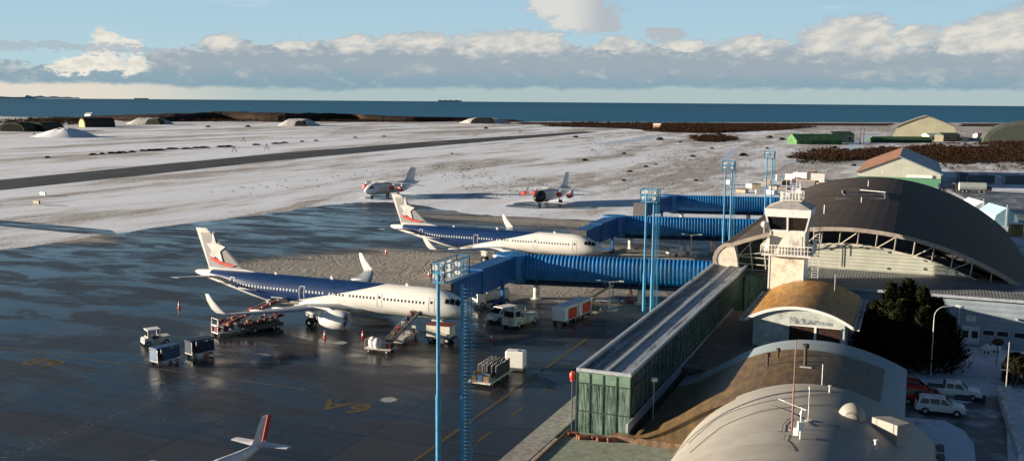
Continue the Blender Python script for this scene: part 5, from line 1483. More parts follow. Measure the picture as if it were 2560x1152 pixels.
def belt_loader(label, loc, rz, L_, h1, body, belt, loads):
    t = thing('belt_loader', label, 'belt loader', loc, rz, 'belt loaders at the nearer airliner')
    MB().prism([(-2.6, .35), (-2.6, .9), (1.3, 1.0), (2.6, .8), (2.6, .35)], 1, -.9, .9).build('chassis', body, t, bevel=.05)
    MB().bar((-L_ / 2 - .3, .15, 1.0), (L_ / 2 + .3, .15, h1), .95, .22).build('conveyor', belt, t)
    r = MB()
    for s in (-.38, .68): r.bar((-L_ / 2, s, 1.35), (L_ / 2, s, h1 + .35), .06)
    for k in range(7):
        f = k / 6; r.bar((-L_ / 2 + L_ * f, -.38, 1.0 + (h1 - 1) * f), (-L_ / 2 + L_ * f, -.38, 1.35 + (h1 - 1) * f), .05)
    r.build('side_rail', STEEL, t)
    MB().bar((-.5, 0, .9), (1.2, .1, 1.0 + (h1 - 1) * .68), .14).build('lift_arm', DGREY, t)
    MB().b2(.6, 1.3, -.95, -.5, .9, 1.45).build('seat', DGREY, t); MB().b2(1.5, 1.7, -.9, -.4, .9, 1.7).build('dashboard', body, t)
    for i in range(loads):
        f = .15 + .7 * i / max(1, loads - 1)
        MB().box((-L_ / 2 + L_ * f, .15, 1.4 + (h1 - 1) * f), (.6, .42, .38), rz=.2 * i, ry=-math.atan2(h1 - 1, L_)).build('suitcase', [WOOD, RED, WHITE_D, NAVY, DRED][i % 5], t, bevel=.04)
    wheels(t, (-1.7, 1.7), 1.7, .36)
    return t


belt_loader('white belt loader raised to the forward hold, bags riding up it', (-58.9, 107.9, 0), R(96), 8.4, 2.75, GS, DGREY, 5)
belt_loader('dark belt loader reaching up to the open rear hold', (-81.2, 106.4, 0), R(70), 7.8, 3.0, DGREY, DRED, 3)
belt_loader('low dark red loader parked under the near wing', (-78.9, 105.6, 0), R(66), 5.6, 1.6, DGREY, DRED, 2)
# open trolleys of bags near rear hold
def flat_trolley(label, loc, rz, items, m):
    t = thing('luggage_trolley', label, 'luggage trolley', loc, rz, 'open luggage trolleys')
    MB().b2(-1.7, 1.7, -.9, .9, .42, .54).bar((1.7, 0, .48), (2.6, 0, .4), .07).build('deck', m, t, bevel=.02)
    MB().bar((-1.68, -.85, .5), (-1.68, -.85, 1.5), .06).bar((-1.68, .85, .5), (-1.68, .85, 1.5), .06).bar((-1.68, -.85, 1.5), (-1.68, .85, 1.5), .06).build('end_frame', STEEL, t)
    for (x, y, z, d, mm) in items: MB().box((x, y, z), d, rz=random.uniform(-.2, .2)).build('bag', mm, t, bevel=.05)
    wheels(t, (-1.2, 1.2), 1.6, .22)
    return t
it = [(-1.2 + .5 * i, random.uniform(-.4, .4), .85 + .25 * (i % 2), (.5, .8, .6), [DRED, DGREY, DRED, WOOD, NAVY, DGREY][i % 6]) for i in range(6)]
flat_trolley('luggage trolley with dark bags and a white end box under the near winglet', (-81.6, 101.6, 0), R(66), it + [(1.2, -.4, .95, (.9, .5, .7), LGREY)], LGREY)
flat_trolley('luggage trolley heaped with dark bags behind the one under the near winglet', (-84.0, 104.6, 0), R(66), [(-1.2 + .5 * i, random.uniform(-.4, .4), .9, (.5, .8, .7), [DGREY, DRED, NAVY][i % 3]) for i in range(6)], GREY)
# trolley with two white wrapped loads at the nose
t = flat_trolley('white trolley carrying wrapped pale sacks beside the forward belt loader', (-59.0, 102.0, 0), R(4), [(1.2, 0, .8, (.6, .8, .5), DRED), (.5, .3, .85, (.5, .6, .5), WHITE_D)], WHITE_D)
for x, y, r in ((-1.1, .2, .62), (-.25, -.3, .55)):
    MB().ball((x, y, 1.05), (r, .55, .72), 10, 8).build('sack', mat('wrapped_sack', (0.6, 0.6, 0.58), .6, var=.3, scale=6), t, smooth=True)
# container dolly trucks
t = thing('box_truck', 'white box cart with red roof edge between the two masts below the airliner nose', 'box cart', (-54.6, 109.6, 0), R(4))
MB().b2(-1.6, 1.6, -.95, .95, .75, 2.2).build('box_body', CREAMW, t, bevel=.04); MB().b2(-1.65, 1.65, -1, 1, 2.21, 2.3).build('roof', DRED, t); MB().b2(-1.9, 1.9, -.85, .85, .5, .7).build('chassis', DGREY, t); wheels(t, (-1.1, 1.1), 1.6, .36)
t = thing('luggage_wagon', 'white two-box wagon with red end panels on the right of the apron', 'wagon', (-43.4, 129.0, 0), math.atan2(11, 1.6) + PI / 2 - PI / 2)
for k in (0, 1):
    b_ = MB().b2(-4.6 + 4.3 * k, -.7 + 4.3 * k, -1.0, 1.0, .55, 2.5).build('box_body', mat('wagon_white', (0.66, 0.68, 0.72), .4, var=.08), t, bevel=.05)
    MB().b2(-3.6 + 4.3 * k, -1.1 + 4.3 * k, -1.06, -1.01, .7, 2.15).build('door_panel', mat('wagon_red', (0.55, 0.05, 0.03), .4), b_)
MB().b2(-4.7, 7, -.9, .9, .4, .52).build('chassis', DGREY, t)
f = MB()
for k in range(6): f.bar((3.9 + .6 * k, -.95, .5), (3.9 + .6 * k, -.95, 2.0), .05); f.bar((3.9 + .6 * k, .95, .5), (3.9 + .6 * k, .95, 2.0), .05)
f.bar((3.9, -.95, 2), (6.9, -.95, 2), .06).bar((3.9, .95, 2), (6.9, .95, 2), .06)
f.build('cage', STEEL, t); wheels(t, (-3.8, -1.4, 1.2, 3.2, 6.0), 1.8, .3)
# service trolley with many gas bottles, crates and a white container
t = thing('equipment_trailer', 'long open trailer crowded with dark upright posts and coloured crates', 'trailer', (-41.9, 95.9, 0), R(90))
MB().b2(-2.8, 3.6, -1.35, 1.35, .4, .55).build('deck', WHITE_D, t)
bt = MB(); rng = random.Random(4)
for i in range(9):
    for j in range(5):
        x = -.6 + i * .45; y = -1.1 + j * .52; bt.cyl((x, y, .55), (x, y, 1.9 + rng.uniform(-.1, .15)), .11, n=7)
bt.build('post_rack', DGREY, t)
bt = MB()
for i in range(9):
    for j in range(5):
        x = -.6 + i * .45; y = -1.1 + j * .52; bt.cyl((x, y, 1.7), (x, y, 1.95), .05, n=6)
bt.build('post_caps', LGREY, t)
for k, (x, y, d, mm) in enumerate(((-2.2, 0, (.6, .6, .7), CB), (-2.3, .7, (.5, .5, .5), WOOD), (-2.3, -.7, (.6, .6, .6), mat('peach_crate', (0.5, 0.3, 0.2), .7)), (-1.5, .5, (.6, .5, .9), WOOD), (-1.5, -.4, (.5, .7, .6), WHITE_D), (-1.3, 1.0, (.5, .4, .8), YELLOW))):
    MB().box((x, y, .55 + d[2] / 2), d, rz=.1 * k).build('crate', mm, t)
wheels(t, (-2, 0, 2.4), 2.3, .28)
t = thing('refuse_container', 'white tall container with a dark round cap beside the trailer of posts', 'container', (-40.9, 101.2, 0), R(6))
MB().box((0, 0, 1.3), (2.2, 1.4, 1.9)).build('box_body', WHITE, t, bevel=.12); MB().cyl((.45, -.1, 2.25), (.45, -.1, 2.32), .25, n=14).build('cap', CB, t)
MB().b2(-1, 1, -.6, .6, .1, .34).build('base', DGREY, t)
# van, fuel bowser behind
t = thing('white_van', 'small white van behind the tow tractor, half in the bridge shadow', 'van', (-52.3, 124.2, 0), math.atan2(-4.4, -1.8))
MB().prism([(-2.2, .35), (-2.2, 1.9), (.8, 1.95), (1.5, 1.15), (2.3, 1.0), (2.4, .35)], 1, -.9, .9).build('body', WHITE, t, bevel=.1)
MB().add([(.93, -.75, 1.87), (.93, .75, 1.87), (1.52, .8, 1.2), (1.52, -.8, 1.2)], [(0, 1, 2, 3)]).build('windscreen', GLASSD, t)
for s in (-1, 1): MB().add([(-.2, s * .915, 1.25), (-.2, s * .915, 1.8), (.7, s * .915, 1.8), (1.2, s * .915, 1.25)], [(0, 1, 2, 3)]).build('side_window', GLASSD, t); MB().b2(2.33, 2.4, s * .65 - .15, s * .65 + .15, .7, .85).build('headlight', LAMPF, t)
wheels(t, (-1.4, 1.4), 1.65, .34)
t = thing('tank_truck', 'white tank truck behind the van under the boarding bridge', 'tank truck', (-57.6, 132.6, 0), math.atan2(-4, -3))
MB().cyl((-2.6, 0, 1.6), (1.2, 0, 1.6), .95, n=20).build('tank', CREAMW, t, smooth=True); MB().box((2.2, 0, 1.3), (1.5, 2.0, 1.7), taper=.9).build('cab', WHITE, t, bevel=.08)
MB().b2(2.88, 2.92, -.75, .75, 1.3, 1.95).build('windscreen', GLASSD, t); MB().b2(-2.8, 2.8, -.8, .8, .5, .65).build('chassis', DGREY, t); wheels(t, (-2, -1, 2.1), 1.8, .42)
# passenger steps
t = thing('passenger_stairs', 'pale mobile passenger steps parked beyond the two-armed lamp', 'mobile stairs', (-43.4, 141.6, 0), R(8))
s_ = MB()
for k in range(12): s_.b2(-1.5 + .3 * k, -1.2 + .3 * k, -.7, .7, .5 + .2 * k, .56 + .2 * k)
for q in (-.75, .75):
    s_.bar((-1.6, q, .45), (2.1, q, 2.95), .12, .25); s_.bar((-1.6, q, 1.45), (2.1, q, 3.95), .07)
    for k in range(8): s_.bar((-1.6 + .52 * k, q, .5 + .35 * k), (-1.6 + .52 * k, q, 1.5 + .35 * k), .05)
s_.build('steps', mat('stair_tan', (0.42, 0.38, 0.28), .6), t)
MB().b2(-1.8, 3.6, -.8, .8, .3, .45).build('chassis', STEEL, t); MB().bar((1.9, -.7, .4), (1.9, -.7, 2.8), .1).bar((1.9, .7, .4), (1.9, .7, 2.8), .1).build('support', STEEL, t); wheels(t, (-1.2, 2.9), 1.5, .28)
t = thing('tow_bar_stand', 'small red and pale A-frame jack beside the passenger steps', 'jack', (-39.2, 143.5, 0), 0)
MB().bar((-.5, 0, 0), (0, 0, 2.4), .1).bar((.5, 0, 0), (0, 0, 2.4), .1).bar((0, .5, 0), (0, 0, 2.4), .1).build('frame', mat('jack_red', (0.4, 0.08, 0.06), .5), t); MB().cyl((0, 0, .1), (0, 0, .5), .35).build('base', RED, t)


def apron_lamp(label, p, rz):
    t = thing('apron_lamp', label, 'lamp post', (p.x, p.y, 0), rz, 'two-armed white lamp posts on the apron')
    MB().cyl((0, 0, .3), (0, 0, 4.2), .13, .1).build('pole', WHITE_D, t); a = MB()
    for s in (-1, 1): a.bar((0, 0, 4.2), (s * 1.6, .2 * s, 4.35), .07)
    a.build('arm', WHITE_D, t)
    for s in (-1, 1): MB().box((s * 1.7, .2 * s, 4.38), (.7, .3, .14)).build('lamp_head', LAMPF, t)
    MB().cyl((0, 0, 0), (0, 0, .3), 1.35, 1.15, n=20).build('base', mat('snowy_concrete', (0.42, 0.42, 0.40), .8, var=.3), t)
apron_lamp('two-armed white lamp post on a round base near the passenger steps', G(1523, 775), .1)
apron_lamp('two-armed white lamp post between the middle and nearest boarding bridges', G(1727, 640), .1)
t = thing('snow_plough', 'small white vehicle with a lowered deck beyond the nearest bridge', 'service vehicle', (-42.9, 192.5, 0), R(60))
MB().b2(-2.6, 1.0, -1, 1, .5, .8).build('deck', WHITE, t); MB().box((1.7, 0, 1.2), (1.3, 1.9, 1.3), taper=.9).build('cab', WHITE_D, t, bevel=.06); MB().b2(2.27, 2.33, -.7, .7, 1.15, 1.7).build('windscreen', GLASSD, t); MB().b2(-1.8, .3, -.8, .8, .82, 1.5).build('load', LGREY, t); wheels(t, (-1.6, 1.6), 1.8, .38)
t = thing('generator_cart', 'small yellow-white ground power cart in front of the farther airliner wing', 'ground power unit', (-74.0, 149.5, 0), R(15))
MB().b2(-1.3, 1.3, -.75, .75, .45, 1.6).build('body', CREAMW, t, bevel=.05); MB().b2(-1.0, .2, -.8, -.76, .7, 1.3).build('grille', DGREY, t); wheels(t, (-.8, .8), 1.3, .28)
t = thing('baggage_tug', 'low dark and white tug beyond the lamp cage of the nearest mast', 'baggage tug', (-76.5, 153.0, 0), R(20))
MB().b2(-1.5, 1.5, -.7, .7, .3, .95).build('body', WHITE_D, t, bevel=.05); MB().b2(-.4, .9, -.7, .7, 1.7, 1.78).bar((.8, -.6, .9), (.8, -.6, 1.7), .06).bar((.8, .6, .9), (.8, .6, 1.7), .06).bar((-.35, -.6, .9), (-.35, -.6, 1.7), .06).bar((-.35, .6, .9), (-.35, .6, 1.7), .06).build('cab', DGREY, t); wheels(t, (-1, 1), 1.3, .3)

# cones
cone0 = None
cones = [((448, 770), 'red and white cone far left of the near airliner tail'), ((697, 815), 'red and white cone under the near wing beside the loaders'), ((812, 845), 'red and white cone in front of the near engine'),
         ((907, 846), 'red and white cone left of the trolley with pale sacks'), ((1228, 851), 'red and white cone below the white van'), ((965, 634), 'thin red cone between the two airliner tails'), ((1072, 691), 'red and white cone left of the lamp cage'), ((520, 879), 'dim red cone right of the baggage carts')]
for (px, py), lb in cones:
    p = G(px, py)
    if cone0 is None:
        cone0 = thing('traffic_cone', lb, 'traffic cone', (p.x, p.y, 0), 0, 'red and white cones on the apron')
        MB().b2(-.25, .25, -.25, .25, 0, .06).cyl((0, 0, .06), (0, 0, .45), .19, .14).cyl((0, 0, .7), (0, 0, 1.05), .11, .06).build('cone_body', mat('cone_red', (0.6, 0.04, 0.03), .5), cone0)
        MB().cyl((0, 0, .45), (0, 0, .7), .145, .105).build('white_band', WHITE, cone0)
    else: copy_thing(cone0, (p.x, p.y, 0), 0, lb)

# ------------------------------------------------------------------ airfield markers
for (px, py), nm, lb, m_, sz in (((108, 490), 'airfield_sign', 'small white box sign on the snow left of the apron', WHITE, (2.6, .5, 1.2)), ((92, 513), 'airfield_sign', 'small black and olive box sign on the snow, nearest to the taxiway', mat('olive_sign', (0.10, 0.10, 0.03), .5), (2.6, .5, 1.4))):
    p = G(px, py); t = thing(nm, lb, 'airfield sign', (p.x, p.y, 0), R(-8), 'box signs by the taxiway')
    MB().b2(-sz[0] / 2, sz[0] / 2, -sz[1] / 2, sz[1] / 2, .35, .35 + sz[2] * .7).build('panel', m_, t, bevel=.04)
    MB().bar((-.9, 0, 0), (-.9, 0, .4), .1).bar((.9, 0, 0), (.9, 0, .4), .1).build('leg', GREY, t)
mk0 = None
for (px, py), lb in (((586, 381), 'orange and white marker frame right of the row of dark clods'), ((667, 375), 'orange and white marker frame beyond the runway, right of the other frames'), ((609, 356), 'small white and orange marker farther off beyond the runway'), ((86, 342), 'orange and white trestle below the snow mound at far left')):
    p = G(px, py)
    if mk0 is None:
        mk0 = thing('runway_marker', lb, 'marker', (p.x, p.y, 0), R(20), 'orange and white markers beyond the runway')
        MB().bar((-1.4, 0, 0), (0, 0, 3.6), .3).bar((1.4, 0, 0), (0, 0, 3.6), .3).build('frame', mat('marker_orange', (0.55, 0.16, 0.06), .6), mk0)
        MB().bar((-.9, 0, 1.3), (.9, 0, 1.3), .35).build('crossbar', WHITE, mk0)
    else: copy_thing(mk0, (p.x, p.y, 0), R(20), lb)

# ------------------------------------------------------------------ scattered bushes and clods
def bush_mesh(seed, n=150, w=1.0, h=1.0):
    rng = random.Random(seed); mb = MB()
    for k in range(n):
        q = rng.random() * 2 * PI; z = rng.random() ** 1.2; r = math.sqrt(rng.random()) * (1 - z * .55) * (1 + .3 * math.sin(q * 3 + seed))
        c = Vector((w * r * math.cos(q), w * r * math.sin(q), h * z * .9)); a_ = rng.random() * 2 * PI
        s1 = Vector((math.cos(a_), math.sin(a_), rng.uniform(-.6, .6))) * .17 * w; s2 = Vector((rng.uniform(-.15, .15), rng.uniform(-.15, .15), rng.uniform(.12, .3))) * w
        n0 = len(mb.v); mb.v += [tuple(c - s1), tuple(c + s1), tuple(c + s2)]; mb.f.append((n0, n0 + 1, n0 + 2)); mb.mi.append(0)
    return mb
SCRUB = leaf_mat('brown_scrub', (0.015, 0.009, 0.007), (0.048, 0.028, 0.018))
SCRUBG = leaf_mat('dark_scrub', (0.012, 0.014, 0.010), (0.035, 0.032, 0.018))
spots = [((1858, 390), 5), ((1650, 350), 6), ((1700, 356), 3), ((2065, 402), 5), ((1780, 372), 3), ((1732, 392), 3), ((1560, 385), 3), ((1462, 402), 3.5), ((1440, 344), 5), ((1215, 322), 5), ((1300, 330), 3), ((888, 345), 3), ((960, 342), 3), ((1130, 385), 2), ((1575, 430), 2.5), ((1615, 418), 2.5), ((2035, 378), 5), ((1975, 395), 4), ((1918, 372), 3), ((2135, 415), 3), ((2230, 395), 6), ((2205, 372), 6), ((118, 395), 3), ((845, 305), 8), ((620, 318), 6), ((520, 318), 5), ((1640, 412), 2), ((1480, 376), 2), ((1740, 452), 2), ((1560, 452), 2), ((2085, 372), 5), ((1955, 350), 6), ((1925, 345), 6)]
protos = []
for i, (q, w) in enumerate(spots):
    p = G(*q); lb = 'low dark bush standing alone on the snowy field'
    if i < 3:
        o = bush_mesh(20 + i, 170, 1, .75).build('bush', [SCRUB, SCRUBG, SCRUB][i]); tag(o, lb, 'bush', 'bushes scattered over the snowy field'); protos.append(o)
    else:
        o = protos[i % 3].copy(); COL.objects.link(o)
    o.location = (p.x, p.y, -.05); o.scale = (w * .55, w * .55, w * .42); o.rotation_euler = (0, 0, i * 1.3)
row = [(232, 387, 4), (255, 385, 3), (280, 383, 5), (302, 382, 6), (330, 380, 4), (358, 377, 4), (378, 376, 7), (398, 375, 7), (430, 372, 7), (465, 372, 6), (490, 370, 5), (510, 369, 6), (555, 367, 7), (572, 366, 5), (640, 362, 5), (690, 359, 6), (710, 357, 5), (755, 354, 3), (790, 352, 3)]
for i, (px, py, w) in enumerate(row):
    p = G(px, py + 1); o = protos[i % 3].copy(); COL.objects.link(o); o.name = 'bush'
    o.location = (p.x, p.y, -.05); o.scale = (w * .62, w * .42, 1.3); o.rotation_euler = (0, 0, R(50)); o['label'] = 'flat dark clump in the long row beyond the runway'; o['group'] = 'dark clumps in a row beyond the runway'


def inside(pt, poly):
    x, y = pt; c = False; n = len(poly)
    for i in range(n):
        x1, y1 = poly[i]; x2, y2 = poly[(i + 1) % n]
        if (y1 > y) != (y2 > y) and x < (x2 - x1) * (y - y1) / (y2 - y1) + x1: c = not c
    return c


def brush(name, polys, cnt, hmin, hmax, m, seed):
    rng = random.Random(seed); mb = MB()
    for poly, n in zip(polys, cnt):
        W_ = [G(*q).xy for q in poly]; P = [(p[0], p[1]) for p in W_]
        xs = [p[0] for p in P]; ys_ = [p[1] for p in P]
        done = 0; tries = 0
        while done < n and tries < n * 30:
            tries += 1
            x = rng.uniform(min(xs), max(xs)); y = rng.uniform(min(ys_), max(ys_))
            if not inside((x, y), P): continue
            # uneven cover
            if math.sin(x * .045 + seed) + math.sin(y * .03 + x * .02) + rng.uniform(-1.2, 1.2) < -.7: continue
            done += 1; h = rng.uniform(hmin, hmax); w = h * rng.uniform(.7, 1.3)
            for k in range(20):
                q = rng.random() * 2 * PI; r = w * rng.random(); zz = h * rng.random() ** .8 * (1 - r / w * .5)
                c = Vector((x + r * math.cos(q), y + r * math.sin(q), zz)); a_ = rng.random() * PI
                s1 = Vector((math.cos(a_), math.sin(a_) * .5, rng.uniform(-.3, .3))) * w * .17; s2 = Vector((rng.uniform(-.2, .2) * w, 0, h * .22))
                n0 = len(mb.v); mb.v += [tuple(c - s1), tuple(c + s1), tuple(c + s2)]; mb.f.append((n0, n0 + 1, n0 + 2)); mb.mi.append(0)
    return structure(mb.build(name, m), 'stuff')


brush('shore_scrub', [[(300, 302), (900, 303), (1290, 303.5), (1290, 306), (900, 306), (600, 305.5), (300, 305)], [(-60, 305), (140, 297), (230, 300), (200, 312), (60, 316), (-60, 320)]], [900, 900], 1.5, 4.0, SCRUB, 1)
brush('field_scrub', [[(1345, 312), (1480, 308), (1900, 314), (2050, 318), (1960, 326), (1800, 332), (1655, 330), (1560, 322), (1380, 318)], [(1650, 318), (1800, 320), (1860, 330), (1700, 334), (1650, 330)], [(1725, 344), (1800, 340), (1850, 350), (1800, 356), (1730, 352)]], [1500, 800, 220], 1.6, 3.8, SCRUB, 2)
brush('grass_tufts', [[(1450, 345), (1700, 338), (2000, 345), (2300, 350), (1990, 380), (1880, 440), (1820, 480), (1600, 485), (1450, 450), (1500, 400)], [(500, 480), (900, 430), (1150, 410), (1250, 430), (1480, 490), (1250, 495), (1080, 460), (900, 462), (700, 500)], [(1700, 318), (2280, 316), (2240, 336), (1960, 345), (1850, 335)], [(2370, 330), (2480, 330), (2480, 345), (2400, 350)]], [800, 260, 420, 60], .25, .8, SCRUB, 6)
brush('yard_scrub', [[(1990, 388), (2060, 376), (2140, 380), (2260, 372), (2250, 398), (2080, 404), (1980, 402)], [(2230, 380), (2330, 368), (2620, 368), (2620, 406), (2400, 410), (2270, 406)], [(2330, 362), (2620, 358), (2620, 366), (2340, 370)]], [520, 1900, 300], 1.5, 3.3, SCRUB, 3)
brush('rubble_bank', [[(2260, 408), (2560, 405), (2620, 405), (2620, 428), (2330, 424), (2270, 420)], [(1980, 405), (2130, 398), (2120, 408), (1990, 412)]], [90, 60], 1.0, 2.2, SCRUBG, 4)

# ------------------------------------------------------------------ distant buildings
def gable_hall(name, label, cat, x0, x1, y0, y1, eave, ridge_z, wall, roof, base=None, roof2=None):
    t = thing(name, label, cat, ((x0 + x1) / 2, y0, 0)); w = (x1 - x0) / 2; d = y1 - y0
    zb = 0
    if base: MB().b2(-w - .05, w + .05, -.06, d, 0, base[1]).build('plinth', base[0], t); zb = base[1]
    MB().prism([(-w, zb), (-w, eave), (0, ridge_z), (w, eave), (w, zb)], 1, 0, d).build('wall', wall, t)
    for s in (-1, 1):
        if s > 0 and roof2: roof = roof2
        MB().add([(0, -.6, ridge_z + .12), (s * (w + .6), -.6, eave - .15), (s * (w + .6), d + .5, eave - .15), (0, d + .5, ridge_z + .12), (0, -.6, ridge_z + .5), (s * (w + .6), -.6, eave + .2), (s * (w + .6), d + .5, eave + .2), (0, d + .5, ridge_z + .5)], [(0, 1, 2, 3), (7, 6, 5, 4), (0, 4, 5, 1), (1, 5, 6, 2), (2, 6, 7, 3), (3, 7, 4, 0)]).build('roof', roof, t)
    return t


zg = mat('hangar_wall', (0.44, 0.45, 0.38), .6, var=.1, scale=.2, ribs=(0, .8, .006))
h = gable_hall('hangar', 'hangar with a rust red left roof slope just behind the terminal roof', 'hangar', -20.2, 8.6, 392, 474, 4.6, 10.6, zg, mat('rusty_sheet', (0.26, 0.14, 0.09), .6, var=.25, scale=.3), (mat('green_plinth', (0.10, 0.26, 0.16), .6), 3.2), mat('shaded_slope_roof', (0.25, 0.30, 0.34), .5))  # right slope is blue-grey because its shade is put into the colour
MB().b2(3.0, 11.5, -.5, -.1, 3.25, 4.3).build('snow_ledge', WHITE, h)
far_w = mat('olive_hangar_wall', (0.34, 0.33, 0.24), .7, var=.1, scale=.1)
t = thing('large_hangar', 'huge olive grey hangar with a low pointed arched roof far off at right', 'hangar', (5.6, 905, 0))
pf = [(-27.5, 8.6), (-22, 11.0), (-14, 14.6), (-6, 17.8), (0, 19.6), (6, 17.8), (14, 14.6), (22, 11.0), (27.5, 8.0)]
MB().prism([(-27, 0)] + [(p[0], p[1]) for p in pf[1:-1]] + [(27, 0)], 1, 0, 60).build('wall', far_w, t)
mb = MB(); mb.loft([[(p[0], y, p[1] + .1) for p in pf] + [(p[0], y, p[1] + .8) for p in reversed(pf)] for y in (-1, 61)]); mb.build('roof', mat('olive_roof', (0.2, 0.2, 0.17), .7), t)
gm = mat('faded_green_roof', (0.08, 0.18, 0.075), .7, var=.3, scale=.3); gm2 = mat('grey_green_wall', (0.20, 0.24, 0.2), .7, var=.3, scale=.3)
def long_shed(label, px0, px1, py, hgt, dep, rm, wm_, ridge_=1.8):
    a_ = G(px0, py); b_ = G(px1, py); d = (b_ - a_); Ls = d.length
    t = thing('long_shed', label, 'shed', (a_.x, a_.y, 0), math.atan2(d.y, d.x), 'green roofed sheds in the distance')
    MB().b2(0, Ls, 0, dep, 0, hgt).build('wall', wm_, t)
    MB().prism([(-.6, hgt), (dep + .6, hgt), (dep / 2, hgt + ridge_)], 0, -.5, Ls + .5).build('roof', rm, t)
    for k in range(max(2, int(Ls / 9))): MB().b2(3 + 9 * k, 5 + 9 * k, -.12, -.02, hgt * .35, hgt * .7).build('window', GLASSD, t)
    return t
long_shed('long green roofed shed on the snow, left one', 1992, 2105, 361, 3.0, 16, gm, gm, 4.5)
long_shed('short green shed with a dark upper storey at the end of the left shed', 2085, 2135, 357, 6.0, 12, mat('dark_green_roof', (0.06, 0.10, 0.07), .7), gm2, 2.5)
long_shed('long low green shed in front of the huge hangar', 2190, 2330, 357, 2.2, 12, gm, mat('dark_green_wall', (0.04, 0.08, 0.045), .7), 2.4)
long_shed('grey shed with a white gable beside the low green shed', 2322, 2352, 352, 4.2, 10, WHITE_D, WHITE, 2.0)
long_shed('dark grey shed right of the white gabled one', 2358, 2400, 354, 5.0, 12, mat('dark_green_roof', (0.06, 0.10, 0.07), .7), mat('brown_wall', (0.16, 0.15, 0.11), .8), 2.0)
long_shed('small pink roofed shed in the snow at far right', 2450, 2482, 345, 2.5, 10, mat('pink_roof', (0.42, 0.28, 0.26), .7), WHITE_D, 2.0)
long_shed('pale tan shed low in the scrub at far right', 2392, 2420, 353, 3.0, 9, CREAMW, CREAMW, 1.0)
# rounded shelters
def shelter(label, px, py, w, h_, dep, skin, mouth, rz=0.0, nm='aircraft_shelter'):
    p = G(px, py); t = thing(nm, label, 'shelter', (p.x, p.y, 0), rz, 'rounded aircraft shelters in the distance')
    pr = [(w / 2 * math.cos(PI - PI * k / 16), h_ * math.sin(PI * k / 16) ** .8) for k in range(17)]
    MB().loft([[(q[0], y, q[1]) for q in pr] for y in (0, dep)]).build('shell', skin, t, smooth=True)
    MB().prism([(q[0] * .8, q[1] * .82) for q in pr], 1, -.25, -.05).build('opening', mouth, t)
    return t
DK = mat('dark_opening', (0.012, 0.014, 0.014), .9); EARTH = mat('earth_cover', (0.06, 0.07, 0.045), .9, var=.4, scale=.1)
shelter('dark earth covered shelter at the left edge, leftmost of the pair', 28, 329, 26, 8, 25, EARTH, DK, R(10))
shelter('dark earth covered shelter near the left edge, right one of the pair', 84, 328, 26, 8, 25, EARTH, DK, R(10))
shelter('shelter with a pale yellow round front behind the snow mound', 205, 318, 20, 9.5, 30, mat('brown_shelter', (0.06, 0.045, 0.035), .9), mat('yellow_front', (0.50, 0.44, 0.20), .8), R(-25))
def bank_shelter(label, px, py, W_, top, h_, dep, op, rz, green=None):
    p = G(px, py); t = thing('aircraft_shelter', label, 'shelter', (p.x, p.y, 0), rz, 'rounded aircraft shelters in the distance')
    rg2 = random.Random(int(px)); rows = []
    for j in range(7):
        f = j / 6; k = .5 + .5 * math.sin(PI * min(1, .15 + f * .8)); row = []
        for i in range(17):
            u = -1 + 2 * i / 16; z = h_ * max(0, min(1, (1 - abs(u)) * W_ / max(.1, (W_ - top)))) ** .8 * k * (1 + rg2.uniform(-.1, .1)); row.append((u * W_ / 2, f * dep, z if 0 < i < 16 else -.2))
        rows.append(row)
    rows.insert(0, [(q[0], -6 * abs(1 - abs(q[0]) / W_), -.2) for q in rows[0]])
    MB().loft(rows, close=False, caps=False).build('shell', mat('snowy_bank', (0.55, 0.54, 0.52), .9, var=.35, scale=.12, dirt=(0.14, 0.11, 0.08), dirt_amt=.35), t, smooth=True)
    x0, x1, oh = op
    n = 10; pr = [(x0 + (x1 - x0) * k / n, oh * (1 - abs(2 * k / n - 1) ** 4 * .8)) for k in range(n + 1)]
    MB().prism([(x0, 0)] + pr + [(x1, 0)], 1, -5.5, 6).build('opening', green or DK, t)
    return t
bank_shelter('shelter half buried in snow with a green side, left of centre on the shore', 362, 311, 46, 24, 7, 26, (4, 22, 6.5), R(12), mat('green_front', (0.05, 0.065, 0.045), .9))
bank_shelter('snowy shelter with a small black mouth on the shore, middle one', 738, 315, 42, 22, 7.5, 24, (2, 14, 6), R(10))
bank_shelter('wide black mouthed shelter with snowy flanks on the shore near the centre', 1205, 309, 64, 38, 7, 30, (-14, 18, 7.6), R(5))
p = G(2592, 360); t = thing('aircraft_shelter', 'big dark rounded shelter cut by the right edge', 'shelter', (p.x, p.y, 0), 0, 'rounded aircraft shelters in the distance')
pr = [(38 * math.cos(PI - PI * k / 20), 17.5 * math.sin(PI * k / 20) ** .85) for k in range(21)]
MB().loft([[(q[0], y, q[1]) for q in pr] for y in (0, 45)]).build('shell', mat('dark_shell', (0.075, 0.085, 0.07), .7, var=.2, scale=.1), t, smooth=True)
MB().prism([(q[0] * .9, q[1] * .9) for q in pr], 1, -.3, -.05).build('front_panel', mat('dark_shell_front', (0.05, 0.06, 0.05), .8), t)
